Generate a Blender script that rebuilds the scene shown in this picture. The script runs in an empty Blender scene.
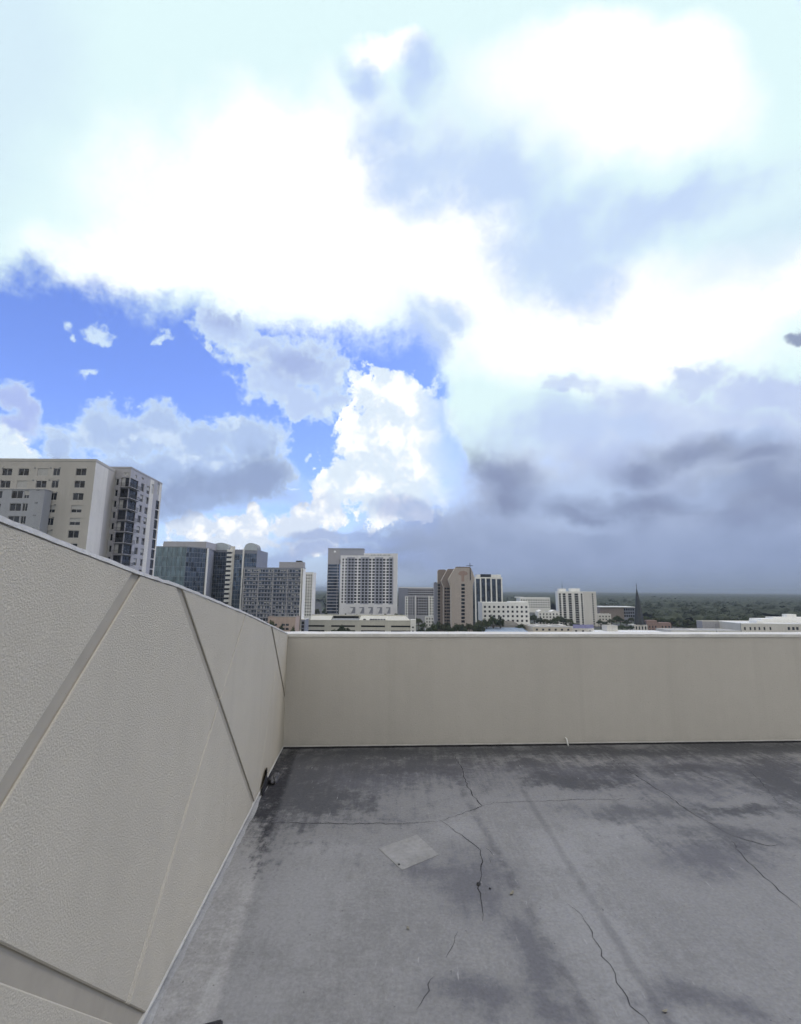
import bpy, bmesh, math, random
import numpy as np
from mathutils import Vector, Matrix, Euler, noise

random.seed(7)
R = math.radians
scene = bpy.context.scene
COL = scene.collection

# ------------------------------------------------------------------ camera
F, CX, CY, W, H = 460.0, 400.5, 512.0, 801, 1024
PITCH, ROLL, EYE = R(9.56), R(0.35), 1.6
cam_data = bpy.data.cameras.new("camera")
cam = bpy.data.objects.new("camera", cam_data)
COL.objects.link(cam)
cam_rot = Matrix.Rotation(R(90) + PITCH, 3, 'X') @ Matrix.Rotation(ROLL, 3, 'Z')
cam.matrix_world = Matrix.Translation((0, 0, EYE)) @ cam_rot.to_4x4()
cam_data.sensor_width = 36.0
cam_data.lens = F * 36.0 / H
cam_data.clip_start = 0.05
cam_data.clip_end = 200000
scene.camera = cam

def ray(u, v):
    """World direction seen at a place in the photograph."""
    return (cam_rot @ Vector(((u - CX) / F, (CY - v) / F, -1.0)))

def at(u, v, Y):
    """World point on that line of sight, Y metres ahead."""
    d = ray(u, v)
    t = Y / d.y
    return Vector((d.x * t, Y, EYE + d.z * t))

def onfloor(u, v, z=0.0):
    d = ray(u, v)
    t = (z - EYE) / d.z
    return Vector((d.x * t, d.y * t, z))

GROUND = -40.0

# ------------------------------------------------------------------ materials
def lin(r, g, b):
    f = lambda c: (c / 255 / 12.92) if c <= 10 else ((c / 255 + 0.055) / 1.055) ** 2.4
    return (f(r), f(g), f(b), 1.0)

class NG:
    """Small builder for node graphs."""
    def __init__(self, tree):
        self.t = tree
    def node(self, kind, **kw):
        n = self.t.nodes.new(kind)
        for k, v in kw.items():
            setattr(n, k, v)
        return n
    def put(self, sock, v):
        if isinstance(v, bpy.types.NodeSocket):
            self.t.links.new(v, sock)
        else:
            sock.default_value = v
    def math(self, op, a, b=None, c=None, clamp=False):
        n = self.node('ShaderNodeMath', operation=op, use_clamp=clamp)
        self.put(n.inputs[0], a)
        if b is not None: self.put(n.inputs[1], b)
        if c is not None: self.put(n.inputs[2], c)
        return n.outputs[0]
    def vmath(self, op, a, b=None, scale=None):
        n = self.node('ShaderNodeVectorMath', operation=op)
        self.put(n.inputs[0], a)
        if b is not None: self.put(n.inputs[1], b)
        if scale is not None: self.put(n.inputs['Scale'], scale)
        return n.outputs['Value'] if op in ('LENGTH', 'DOT_PRODUCT', 'DISTANCE') else n.outputs[0]
    def noise(self, vec, scale, detail=4, rough=0.55, out='Fac', dist=0.0, lac=2.0):
        n = self.node('ShaderNodeTexNoise')
        self.put(n.inputs['Vector'], vec)
        n.inputs['Scale'].default_value = scale
        n.inputs['Detail'].default_value = detail
        n.inputs['Roughness'].default_value = rough
        n.inputs['Lacunarity'].default_value = lac
        n.inputs['Distortion'].default_value = dist
        return n.outputs[out]
    def voronoi(self, vec, scale, detail=0, rough=0.5, feature='F1', out='Distance', rand=1.0):
        n = self.node('ShaderNodeTexVoronoi', feature=feature)
        self.put(n.inputs['Vector'], vec)
        n.inputs['Scale'].default_value = scale
        if 'Detail' in n.inputs:
            n.inputs['Detail'].default_value = detail
            n.inputs['Roughness'].default_value = rough
        n.inputs['Randomness'].default_value = rand
        return n.outputs[out]
    def smooth(self, x, a, b, lo=0.0, hi=1.0):
        n = self.node('ShaderNodeMapRange', interpolation_type='SMOOTHSTEP')
        self.put(n.inputs[0], x)
        n.inputs[1].default_value = a; n.inputs[2].default_value = b
        n.inputs[3].default_value = lo; n.inputs[4].default_value = hi
        return n.outputs[0]
    def lerp(self, x, a, b, lo=0.0, hi=1.0):
        n = self.node('ShaderNodeMapRange')
        self.put(n.inputs[0], x)
        n.inputs[1].default_value = a; n.inputs[2].default_value = b
        n.inputs[3].default_value = lo; n.inputs[4].default_value = hi
        return n.outputs[0]
    def mix(self, fac, a, b, blend='MIX'):
        n = self.node('ShaderNodeMix', data_type='RGBA', blend_type=blend)
        self.put(n.inputs[0], fac); self.put(n.inputs[6], a); self.put(n.inputs[7], b)
        return n.outputs[2]
    def ellip(self, vec, loc, rot, scale):
        n = self.node('ShaderNodeMapping', vector_type='TEXTURE')
        self.put(n.inputs[0], vec)
        n.inputs[1].default_value = loc; n.inputs[2].default_value = rot; n.inputs[3].default_value = scale
        return self.vmath('LENGTH', n.outputs[0])
    def bump(self, height, strength, dist):
        n = self.node('ShaderNodeBump')
        n.inputs['Strength'].default_value = strength
        n.inputs['Distance'].default_value = dist
        self.put(n.inputs['Height'], height)
        return n.outputs[0]

def new_mat(name):
    m = bpy.data.materials.new(name)
    m.use_nodes = True
    g = NG(m.node_tree)
    p = m.node_tree.nodes['Principled BSDF']
    return m, g, p

def paint(name, rgb, rough=0.8, var=0.12, scale=0.3, spec=0.3, metal=0.0, bump=0.0, streak=0.0):
    """Painted / plain surface with uneven weathering; rgb is linear base colour."""
    m, g, p = new_mat(name)
    tc = g.node('ShaderNodeTexCoord').outputs['Object']
    n1 = g.noise(tc, scale, 5, 0.6)
    n2 = g.noise(tc, scale * 9, 3, 0.6)
    n = g.math('ADD', g.math('MULTIPLY', n1, 0.65), g.math('MULTIPLY', n2, 0.35))
    if streak:
        mp = g.node('ShaderNodeMapping'); g.put(mp.inputs[0], tc)
        mp.inputs[3].default_value = (1, 1, 0.08)
        ns = g.noise(mp.outputs[0], scale * 6, 4, 0.6)
        n = g.math('ADD', g.math('MULTIPLY', n, 1 - streak), g.math('MULTIPLY', ns, streak))
    k = g.lerp(n, 0.3, 0.7, 1 - var, 1 + var)
    c = g.mix(1.0, (*rgb, 1), k, 'MULTIPLY')
    g.put(p.inputs['Base Color'], c)
    p.inputs['Roughness'].default_value = rough
    p.inputs['Specular IOR Level'].default_value = spec
    p.inputs['Metallic'].default_value = metal
    if bump:
        g.put(p.inputs['Normal'], g.bump(n2, bump, 0.01))
    return m

def glass(name, rgb, rough=0.08, var=0.5, metal=0.75, cell=(1.5, 1.5, 3.0)):
    """Opaque reflecting window glass whose panes differ a little in tone."""
    m, g, p = new_mat(name)
    tc = g.node('ShaderNodeNewGeometry').outputs['Position']
    d = g.vmath('DIVIDE', tc, cell)
    fl = g.vmath('FLOOR', d)
    wn = g.node('ShaderNodeTexWhiteNoise', noise_dimensions='3D')
    g.put(wn.inputs['Vector'], fl)
    k = g.lerp(wn.outputs['Value'], 0, 1, 1 - var, 1 + var)
    g.put(p.inputs['Base Color'], g.mix(1.0, (*rgb, 1), k, 'MULTIPLY'))
    p.inputs['Roughness'].default_value = rough
    p.inputs['Metallic'].default_value = metal
    return m

# ------------------------------------------------------------------ mesh helpers
class MB:
    """Collects faces, then links them as ONE mesh object."""
    def __init__(self):
        self.v, self.f, self.mi = [], [], []
    def face(self, pts, mi=0):
        b = len(self.v)
        self.v += [tuple(p) for p in pts]
        self.f.append(tuple(range(b, b + len(pts)))); self.mi.append(mi)
    def box(self, lo, hi, mi=0, M=None):
        x0, y0, z0 = lo; x1, y1, z1 = hi
        c = [Vector(q) for q in ((x0,y0,z0),(x1,y0,z0),(x1,y1,z0),(x0,y1,z0),(x0,y0,z1),(x1,y0,z1),(x1,y1,z1),(x0,y1,z1))]
        if M is not None: c = [M @ q for q in c]
        b = len(self.v); self.v += [tuple(q) for q in c]
        for q in ((0,3,2,1),(4,5,6,7),(0,1,5,4),(1,2,6,5),(2,3,7,6),(3,0,4,7)):
            self.f.append(tuple(b + i for i in q)); self.mi.append(mi)
    def prism(self, poly, z0, z1, mi=0, cap=True):
        n = len(poly)
        lo = [(p[0], p[1], z0) for p in poly]; hi = [(p[0], p[1], z1) for p in poly]
        for i in range(n):
            j = (i + 1) % n
            self.face((lo[i], lo[j], hi[j], hi[i]), mi)
        if cap:
            self.face(hi, mi); self.face(lo[::-1], mi)
    def tube(self, pts, radii, n=8, mi=0):
        rings = []
        for i, p in enumerate(pts):
            p = Vector(p)
            d = (Vector(pts[min(i+1, len(pts)-1)]) - Vector(pts[max(i-1, 0)])).normalized()
            a = d.orthogonal().normalized(); b_ = d.cross(a)
            rings.append([p + (a * math.cos(2*math.pi*k/n) + b_ * math.sin(2*math.pi*k/n)) * radii[i] for k in range(n)])
        b = len(self.v)
        for r in rings: self.v += [tuple(q) for q in r]
        for i in range(len(pts) - 1):
            for k in range(n):
                self.f.append((b+i*n+k, b+i*n+(k+1)%n, b+(i+1)*n+(k+1)%n, b+(i+1)*n+k)); self.mi.append(mi)
        self.f.append(tuple(b + k for k in range(n))[::-1]); self.mi.append(mi)
        e = b + (len(pts)-1)*n
        self.f.append(tuple(e + k for k in range(n))); self.mi.append(mi)
    def mesh(self, name, mats, smooth=False, origin=None):
        me = bpy.data.meshes.new(name)
        v = self.v
        if origin is not None:
            v = [(p[0]-origin[0], p[1]-origin[1], p[2]-origin[2]) for p in v]
        me.from_pydata(v, [], self.f)
        mats = mats if isinstance(mats, (list, tuple)) else [mats]
        for m in mats: me.materials.append(m)
        me.polygons.foreach_set('material_index', self.mi)
        if smooth: me.polygons.foreach_set('use_smooth', [True] * len(self.f))
        me.update()
        return me
    def build(self, name, mats, parent=None, smooth=False, origin=None, weld=False):
        me = self.mesh(name, mats, smooth, origin)
        if weld:
            bm = bmesh.new(); bm.from_mesh(me)
            bmesh.ops.remove_doubles(bm, verts=bm.verts, dist=0.0005)
            bmesh.ops.recalc_face_normals(bm, faces=bm.faces)
            bm.to_mesh(me); bm.free()
        o = link(name, me, parent)
        if origin is not None: o.location = origin
        return o

def link(name, me, parent=None):
    o = bpy.data.objects.new(name, me)
    COL.objects.link(o)
    if parent is not None: o.parent = parent
    return o

def tag(o, label=None, cat=None, group=None, kind=None):
    if label: o['label'] = label
    if cat: o['category'] = cat
    if group: o['group'] = group
    if kind: o['kind'] = kind
    return o

def thing(name, label, cat, loc=(0, 0, 0), rz=0.0, group=None):
    o = bpy.data.objects.new(name, None)
    COL.objects.link(o)
    o.location = loc; o.rotation_euler = (0, 0, rz)
    o.empty_display_size = 0.3
    return tag(o, label, cat, group)

def copy_tree(o, kids, parent=None):
    c = o.copy(); COL.objects.link(c)
    if parent is not None: c.parent = parent
    for ch in kids.get(o, ()):
        copy_tree(ch, kids, c)
    return c
scene.cycles.use_adaptive_sampling = True
scene.cycles.adaptive_threshold = 0.03
scene.cycles.adaptive_min_samples = 5
# ------------------------------------------------------------------ sky and light
SUN_EL, SUN_AZ = R(58), R(62)          # azimuth measured from +Y (ahead) towards +X (right)
world = bpy.data.worlds.new("World")
scene.world = world
world.use_nodes = True
wt = world.node_tree
wt.nodes.clear()
g = NG(wt)
tc = g.node('ShaderNodeTexCoord').outputs['Generated']
d0 = g.vmath('NORMALIZE', tc)
sep = g.node('ShaderNodeSeparateXYZ'); g.put(sep.inputs[0], d0)
dx, dy, dz = sep.outputs

nish = g.node('ShaderNodeTexSky', sky_type='NISHITA')
nish.sun_disc = False
nish.sun_elevation = SUN_EL
nish.sun_rotation = SUN_AZ
nish.air_density = 1.0; nish.dust_density = 0.6; nish.ozone_density = 1.6

def warp(scale_amp):
    out = d0
    for i, (s, a, det) in enumerate(scale_amp):
        off = g.vmath('ADD', d0, (3.1 * i + 1.7, 5.3 * i, 2.9 * i))
        n = g.noise(off, s, det, 0.55, 'Color')
        n = g.vmath('SUBTRACT', n, (0.5, 0.5, 0.5))
        out = g.vmath('ADD', out, g.vmath('SCALE', n, scale=a))
    return out

soft = warp([(3.2, 0.20, 2), (12, 0.08, 5)])
crisp = warp([(8, 0.07, 1), (28, 0.05, 5)])
soft3, crisp3 = soft, crisp

def plane(vec):
    """Directions ahead as bearing / elevation slopes (x/y, z/y, 1); directions behind go far off."""
    sp = g.node('ShaderNodeSeparateXYZ'); g.put(sp.inputs[0], vec)
    yy = g.math('MAXIMUM', sp.outputs[1], 0.1)
    back = g.math('MULTIPLY', g.math('LESS_THAN', sp.outputs[1], 0.1), 40.0)
    cb = g.node('ShaderNodeCombineXYZ')
    g.put(cb.inputs[0], g.math('ADD', g.math('DIVIDE', sp.outputs[0], yy), back))
    g.put(cb.inputs[1], g.math('DIVIDE', sp.outputs[2], yy))
    cb.inputs[2].default_value = 1.0
    return cb.outputs[0]

soft, crisp = plane(soft3), plane(crisp3)

def slope(u, v):
    d = ray(u, v)
    if d.y < 0.12: d.y = 0.12
    return Vector((d.x / d.y, d.z / d.y))

def blob(vec, u, v, su, sv, ang=0):
    c = slope(u, v)
    ca, sa = math.cos(R(ang)), math.sin(R(ang))
    a = slope(u + su * ca, v + su * sa) - c if v > 0 else slope(u + su * ca, v) - c
    la = a.length
    ax = a / la
    bx = Vector((-ax.y, ax.x))
    b = slope(u + sv * sa, v - sv * ca) - c if v > 0 else c - slope(u, v + sv)
    lb = abs(b.dot(bx))
    if ang == 0:
        n = g.node('ShaderNodeVectorMath', operation='MULTIPLY_ADD')
        g.put(n.inputs[0], vec)
        n.inputs[1].default_value = (1 / la, 1 / lb, 0)
        n.inputs[2].default_value = (-c.x / la, -c.y / lb, 0)
        return g.vmath('LENGTH', n.outputs[0])
    cb = g.node('ShaderNodeCombineXYZ')
    g.put(cb.inputs[0], g.vmath('DOT_PRODUCT', vec, (ax.x / la, ax.y / la, -c.dot(ax) / la)))
    g.put(cb.inputs[1], g.vmath('DOT_PRODUCT', vec, (bx.x / lb, bx.y / lb, -c.dot(bx) / lb)))
    return g.vmath('LENGTH', cb.outputs[0])

def field(vec, blobs, k=0.35):
    out = None
    for bl in blobs:
        r = blob(vec, *bl)
        if out is None: out = r
        elif k: out = g.math('SMOOTH_MIN', out, r, k)
        else: out = g.math('MINIMUM', out, r)
    return g.math('SUBTRACT', 1.0, out)

def relief(scale, detail, shift, rough=0.55):
    """Lit-from-above look of a billowing surface: noise here minus noise a bit higher up."""
    a = g.noise(d0, scale, detail, rough)
    b = g.noise(g.vmath('ADD', d0, shift), scale, detail, rough)
    return g.math('SUBTRACT', b, a)

fine = g.math('SUBTRACT', g.noise(d0, 36, 6, 0.7), 0.5)
vfine = g.math('SUBTRACT', g.noise(d0, 95, 4, 0.7), 0.5)
mid = g.math('SUBTRACT', g.noise(d0, 11, 4, 0.6), 0.5)
big = g.math('SUBTRACT', g.noise(d0, 4.0, 2, 0.55), 0.5)
puff = g.math('SUBTRACT', 0.45, g.voronoi(crisp3, 17, 2, 0.6, 'F1'))
emb = relief(15, 4, (0.012, 0.0, 0.03))
emb_big = relief(5.5, 3, (0.02, 0.0, 0.06))

def combine(*terms):
    out = None
    for s, k in terms:
        t = g.math('MULTIPLY', s, k) if k != 1 else s
        out = t if out is None else g.math('ADD', out, t)
    return out

# clear blue
tint = g.mix(1.0, nish.outputs[0], (0.98, 1.04, 1.60, 1), 'MULTIPLY')
bg_blue = g.node('ShaderNodeBackground'); g.put(bg_blue.inputs[0], tint); bg_blue.inputs[1].default_value = SKY_STRENGTH = 0.15

col = lin(227, 251, 254)                 # high veil base
cover = 0.0

# --- 1. the bright high veil that fills the upper sky
veil = field(soft, [(40, 116, 330, 160, 6), (300, 175, 300, 162, 3), (640, 130, 420, 250, 0), (510, 330, 95, 110, 0), (500, 420, 70, 70, 0), (720, 330, 270, 150, 0), (420, 20, 560, 120, 0)], 0.2)
behind = g.smooth(g.math('SUBTRACT', combine((mid, 1.2), (big, 1.6)), g.math('ADD', g.math('MULTIPLY', dy, 2.2), -0.25)), -0.2, 0.5)
overhead = g.smooth(dz, 0.84, 0.93)
veil = combine((veil, 1.0), (fine, 0.16), (vfine, 0.06), (mid, 0.14))
m_veil = g.math('MAXIMUM', g.math('MAXIMUM', g.smooth(veil, 0.02, 0.2), behind), overhead)
white_f = field(soft, [(610, 85, 130, 70, 0), (300, 190, 190, 120, 15), (260, 275, 200, 40, 4), (620, 320, 190, 55, -6), (720, 290, 150, 40, -14), (470, 260, 70, 70, 0), (395, 40, 40, 26, 0)], 0.4)
col = g.mix(g.smooth(combine((white_f, 1), (mid, 0.5), (fine, 0.15), (big, 0.6)), -0.4, 0.55), col, (1.18, 1.18, 1.16, 1))
grey_f = field(soft, [(432, 66, 22, 44, 0), (372, 72, 30, 22, 60), (405, 128, 44, 34, 40), (440, 165, 56, 34, 25), (500, 190, 70, 40, 14), (560, 235, 60, 60, 10), (585, 275, 40, 40, 0), (650, 222, 110, 22, -20), (450, 320, 24, 18, 0), (430, 345, 18, 26, 0)], 0.45)
col = g.mix(g.smooth(combine((grey_f, 1), (mid, 1.0), (fine, 0.8), (vfine, 0.2), (big, 0.5)), -0.5, 0.8, 0, 0.95), col, lin(192, 214, 250))
haze_f = field(soft, [(600, 250, 200, 70, -12), (480, 140, 120, 90, 20), (720, 210, 120, 40, -25)], 0.5)
col = g.mix(g.smooth(combine((haze_f, 1), (mid, 0.8), (fine, 0.3)), -0.5, 1.0, 0, 0.35), col, lin(214, 232, 253))
corner = field(soft, [(-40, 60, 110, 190, 0), (800, 230, 120, 30, -25)], 0.2)
col = g.mix(g.smooth(corner, -0.4, 0.5, 0, 0.7), col, lin(212, 234, 250))
col = g.mix(g.math('MAXIMUM', overhead, g.smooth(dy, 0.2, -0.2)), col, (1.0, 0.99, 0.965, 1))
mask_all = m_veil

def over(mask, c):
    """Lay a cloud layer in front of those before it."""
    global col, mask_all
    col = g.mix(mask, col, c)
    inv = g.math('MULTIPLY', g.math('SUBTRACT', 1.0, mask), g.math('SUBTRACT', 1.0, mask_all))
    mask_all = g.math('SUBTRACT', 1.0, inv)

# --- 2. pale band low down, then the grey-violet storm mass on the right
low = g.smooth(g.math('ADD', dz, g.math('MULTIPLY', mid, 0.05)), 0.19, 0.03)
over(g.math('MULTIPLY', low, 0.9), g.mix(g.smooth(dx, -0.45, 0.25), lin(194, 215, 243), lin(140, 155, 190)))

storm = combine((field(soft, [(680, 520, 300, 120, 0), (780, 470, 200, 100, 0), (530, 500, 80, 50, 0), (470, 560, 150, 66, 0), (600, 440, 100, 50, 0),
                              (690, 410, 120, 40, 0)], 0.3), 1.0), (fine, 0.35), (mid, 0.35))
storm_top = combine((field(crisp, [(572, 380, 36, 17, 0), (625, 402, 56, 34, 0), (694, 380, 50, 28, -10), (752, 396, 70, 30, 0), (800, 404, 60, 46, 0), (660, 420, 90, 30, 0)], 0.3), 1.0),
                (fine, 0.9), (vfine, 0.3), (puff, 0.3))
storm = g.math('MAXIMUM', storm, storm_top)
m_storm = g.smooth(storm, -0.16, 0.5)
up = g.smooth(dz, 0.33, 0.06)
s_col = g.mix(up, lin(216, 231, 252), lin(158, 174, 208))
s_col = g.mix(g.smooth(combine((emb_big, 1), (emb, 0.35)), -0.3, 0.3), g.mix(up, lin(192, 208, 243), lin(144, 160, 194)), s_col)
light_f = field(soft, [(490, 440, 90, 28, 0), (590, 500, 60, 26, -8), (560, 425, 70, 30, 0), (640, 420, 40, 14, 0), (730, 490, 60, 12, -4), (440, 470, 40, 50, 0), (760, 430, 30, 12, 0)], 0.3)
s_col = g.mix(g.smooth(combine((light_f, 1), (mid, 0.5)), -0.3, 0.5, 0, 0.7), s_col, lin(192, 212, 246))
dark_f = field(soft, [(512, 488, 46, 22, 18), (482, 470, 24, 9, 12), (520, 505, 30, 14, 0), (650, 466, 40, 17, -20), (712, 446, 70, 18, -8), (770, 490, 70, 34, 0), (640, 500, 90, 14, -4), (760, 455, 60, 20, 0), (585, 512, 40, 10, 0)], 0.3)
s_col = g.mix(g.smooth(combine((dark_f, 1), (mid, 0.5), (fine, 0.25)), -0.6, 0.9, 0, 0.72), s_col, lin(122, 134, 168))
over(m_storm, s_col)

# --- 3. towering white cumulus left of the storm
tower = combine((field(crisp, [(388, 400, 50, 42, 0), (372, 440, 54, 52, 0), (420, 430, 56, 54, 0), (360, 480, 50, 46, 0), (400, 480, 70, 56, 0), (446, 455, 60, 60, 0), (336, 494, 26, 22, 0)], 0.25), 1.0),
                (fine, 0.7), (vfine, 0.3), (puff, 0.4))
right_fade = g.smooth(dx, 0.14, 0.03)
m_tower = g.math('MULTIPLY', g.smooth(tower, -0.06, 0.1), right_fade)
t_col = g.mix(g.smooth(combine((emb, 1.0), (puff, 0.3)), -0.3, 0.05), lin(226, 240, 254), (1.14, 1.15, 1.15, 1))
t_col = g.mix(g.smooth(dz, 0.14, 0.04), t_col, lin(190, 206, 240))
over(m_tower, t_col)

# --- 4. low bright row of distant cumulus and the band beneath it
row = combine((field(crisp, [(200, 520, 66, 24, 0), (245, 526, 56, 25, 0), (300, 524, 48, 24, 0), (308, 542, 56, 20, -10), (235, 542, 90, 18, 0), (328, 512, 30, 26, 0)], 0.25), 1.0), (fine, 0.5), (puff, 0.5))
r_col = g.mix(g.smooth(combine((emb, 1.2), (puff, 0.4)), -0.3, 0.06), lin(222, 234, 252), (1.1, 1.11, 1.11, 1))
over(g.smooth(row, -0.02, 0.2), r_col)
band = combine((field(soft, [(250, 562, 180, 13, 2), (330, 548, 70, 10, 0), (400, 520, 40, 22, 20)], 0.25), 1.0), (mid, 0.5), (fine, 0.3))
over(g.smooth(band, -0.25, 0.5, 0, 0.75), lin(158, 178, 222))

# --- 5. the two lavender cumulus of the blue gap
def cumulus(blobs, e0, e1, top, mid_c, base, base_blobs, rim=0.0):
    f = combine((field(crisp, [(u, v, a * 1.32, b * 1.32, r) for u, v, a, b, r in blobs], 0.3), 1.0), (fine, 0.9), (vfine, 0.28), (puff, 0.34))
    m = g.smooth(f, e0 - 0.08, e1 + 0.12)
    c = g.mix(g.smooth(combine((emb, 1.5), (puff, 0.3), (fine, 0.3), (f, -0.15)), -0.2, 0.1), mid_c, top)
    bf = combine((field(soft, base_blobs, 0.3), 1.0), (mid, 0.4), (emb, -0.6))
    c = g.mix(g.smooth(bf, -0.5, 0.8), c, base)
    if rim:                                             # thin sunlit edge where the cloud is still thin
        c = g.mix(g.math('MULTIPLY', g.smooth(f, e1 + 0.35, e0), rim), c, lin(216, 236, 255))
    over(m, c)

cumulus([(232, 328, 34, 20, 10), (262, 352, 44, 22, 15), (300, 365, 46, 30, 0), (330, 372, 24, 20, 0), (270, 388, 36, 22, 20), (305, 402, 30, 17, 0), (328, 398, 16, 12, 0), (212, 348, 8, 6, 0)],
        0.0, 0.17, lin(214, 232, 252), lin(192, 212, 248), lin(170, 188, 232), [(295, 370, 44, 14, 0), (228, 330, 20, 16, 0)], 0.75)
cumulus([(60, 440, 30, 22, 0), (110, 432, 44, 26, 0), (140, 440, 36, 24, 0), (160, 428, 34, 22, 0), (200, 440, 44, 26, 0), (245, 438, 40, 28, 0), (215, 470, 66, 26, 0), (150, 470, 100, 34, 0), (265, 470, 36, 26, 0)],
        0.0, 0.2, lin(210, 228, 252), lin(180, 202, 240), lin(150, 170, 208), [(190, 478, 80, 18, 0), (110, 460, 60, 14, 0), (245, 470, 40, 16, 0)], 0.6)
under_f = combine((field(soft, [(170, 488, 130, 22, 0), (240, 480, 60, 24, 0), (90, 470, 60, 20, 0)], 0.3), 1.0), (mid, 0.5), (fine, 0.3))
over(g.smooth(under_f, -0.25, 0.6, 0, 0.9), lin(152, 170, 208))
cumulus([(6, 398, 26, 14, 0), (24, 412, 20, 14, 0), (8, 425, 30, 16, 0)], 0.0, 0.25, lin(196, 212, 250), lin(176, 194, 244), lin(168, 184, 238), [(10, 420, 20, 10, 0)], 0.5)
cumulus([(6, 446, 20, 14, 0), (-20, 440, 26, 20, 0)], 0.0, 0.22, (1.0, 1.02, 1.02, 1), lin(224, 240, 255), lin(200, 220, 250), [(0, 470, 20, 8, 0)], 0.0)

# --- 6. loose wisps
wisp = combine((field(crisp, [(54, 322, 13, 11, 40), (63, 336, 9, 6, 50), (93, 331, 24, 13, 10), (161, 345, 14, 7, -15), (90, 374, 26, 7, 6), (210, 347, 7, 5, 0), (312, 456, 5, 4, 0), (297, 486, 8, 3, 0), (428, 398, 10, 7, 0)], 0.0), 1.0), (fine, 1.1), (vfine, 0.6), (puff, 0.4))
over(g.smooth(wisp, 0.0, 0.55, 0, 0.9), lin(214, 234, 254))
scrap = combine((field(crisp, [(800, 334, 13, 7, -15), (812, 330, 18, 10, 0)], 0.2), 1.0), (fine, 0.9), (vfine, 0.5))
over(g.smooth(scrap, -0.2, 0.6, 0, 0.85), lin(128, 140, 178))

# --- 7. rain-grey air along the horizon
hz = g.smooth(dz, 0.06, -0.005, 0, 0.75)
over(hz, g.mix(g.smooth(dx, -0.3, 0.35), lin(194, 213, 238), lin(130, 145, 169)))
over(g.smooth(dz, 0.0, -0.03), lin(110, 120, 125))

bg_cloud = g.node('ShaderNodeBackground'); g.put(bg_cloud.inputs[0], col); bg_cloud.inputs[1].default_value = 1.0
mx = g.node('ShaderNodeMixShader')
g.put(mx.inputs[0], mask_all)
wt.links.new(bg_blue.outputs[0], mx.inputs[1]); wt.links.new(bg_cloud.outputs[0], mx.inputs[2])
wo = g.node('ShaderNodeOutputWorld')
wt.links.new(mx.outputs[0], wo.inputs[0])
world.cycles.sampling_method = 'MANUAL'
world.cycles.sample_map_resolution = 512

sun_data = bpy.data.lights.new("sun", 'SUN')
sun_data.energy = 1.0
sun_data.angle = R(14)
sun_data.color = (1.0, 0.95, 0.88)
sun = bpy.data.objects.new("sun", sun_data)
COL.objects.link(sun)
sd = Vector((math.sin(SUN_AZ) * math.cos(SUN_EL), math.cos(SUN_AZ) * math.cos(SUN_EL), math.sin(SUN_EL)))
sun.rotation_euler = sd.to_track_quat('Z', 'Y').to_euler()
sun.location = sd * 80

scene.view_settings.view_transform = 'Standard'
scene.view_settings.look = 'None'
scene.view_settings.exposure = 0.0
scene.view_settings.gamma = 1.0
scene.view_settings.use_curve_mapping = False
scene.cycles.max_bounces = 6
scene.cycles.use_denoising = True
# ------------------------------------------------------------------ roof terrace
C0, L1, B1 = onfloor(283, 749), onfloor(144, 1024), onfloor(801, 742.5)
sdir = (L1 - C0).normalized()                    # along the left wall, from the corner towards us
bdir = (B1 - C0).normalized()                    # along the back wall, from the corner to the right
ln = Vector((-sdir.y, sdir.x, 0))                # left wall's outward normal (into the terrace)
if ln.x < 0: ln = -ln
bn = Vector((bdir.y, -bdir.x, 0))
if bn.y > 0: bn = -bn
UP = Vector((0, 0, 1))

def onleft(u, v, off=0.0):
    """(s, h) on the left wall's face for a place in the photograph."""
    d = ray(u, v); e = Vector((0, 0, EYE))
    t = ((C0 + ln * off) - e).dot(ln) / d.dot(ln)
    p = e + d * t - C0
    return Vector((p.dot(sdir), p.z))

def LW(s, h, o=0.0):
    return C0 + sdir * s + UP * h + ln * o
def BW(s, h, o=0.0):
    return C0 + bdir * s + UP * h + bn * o

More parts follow.
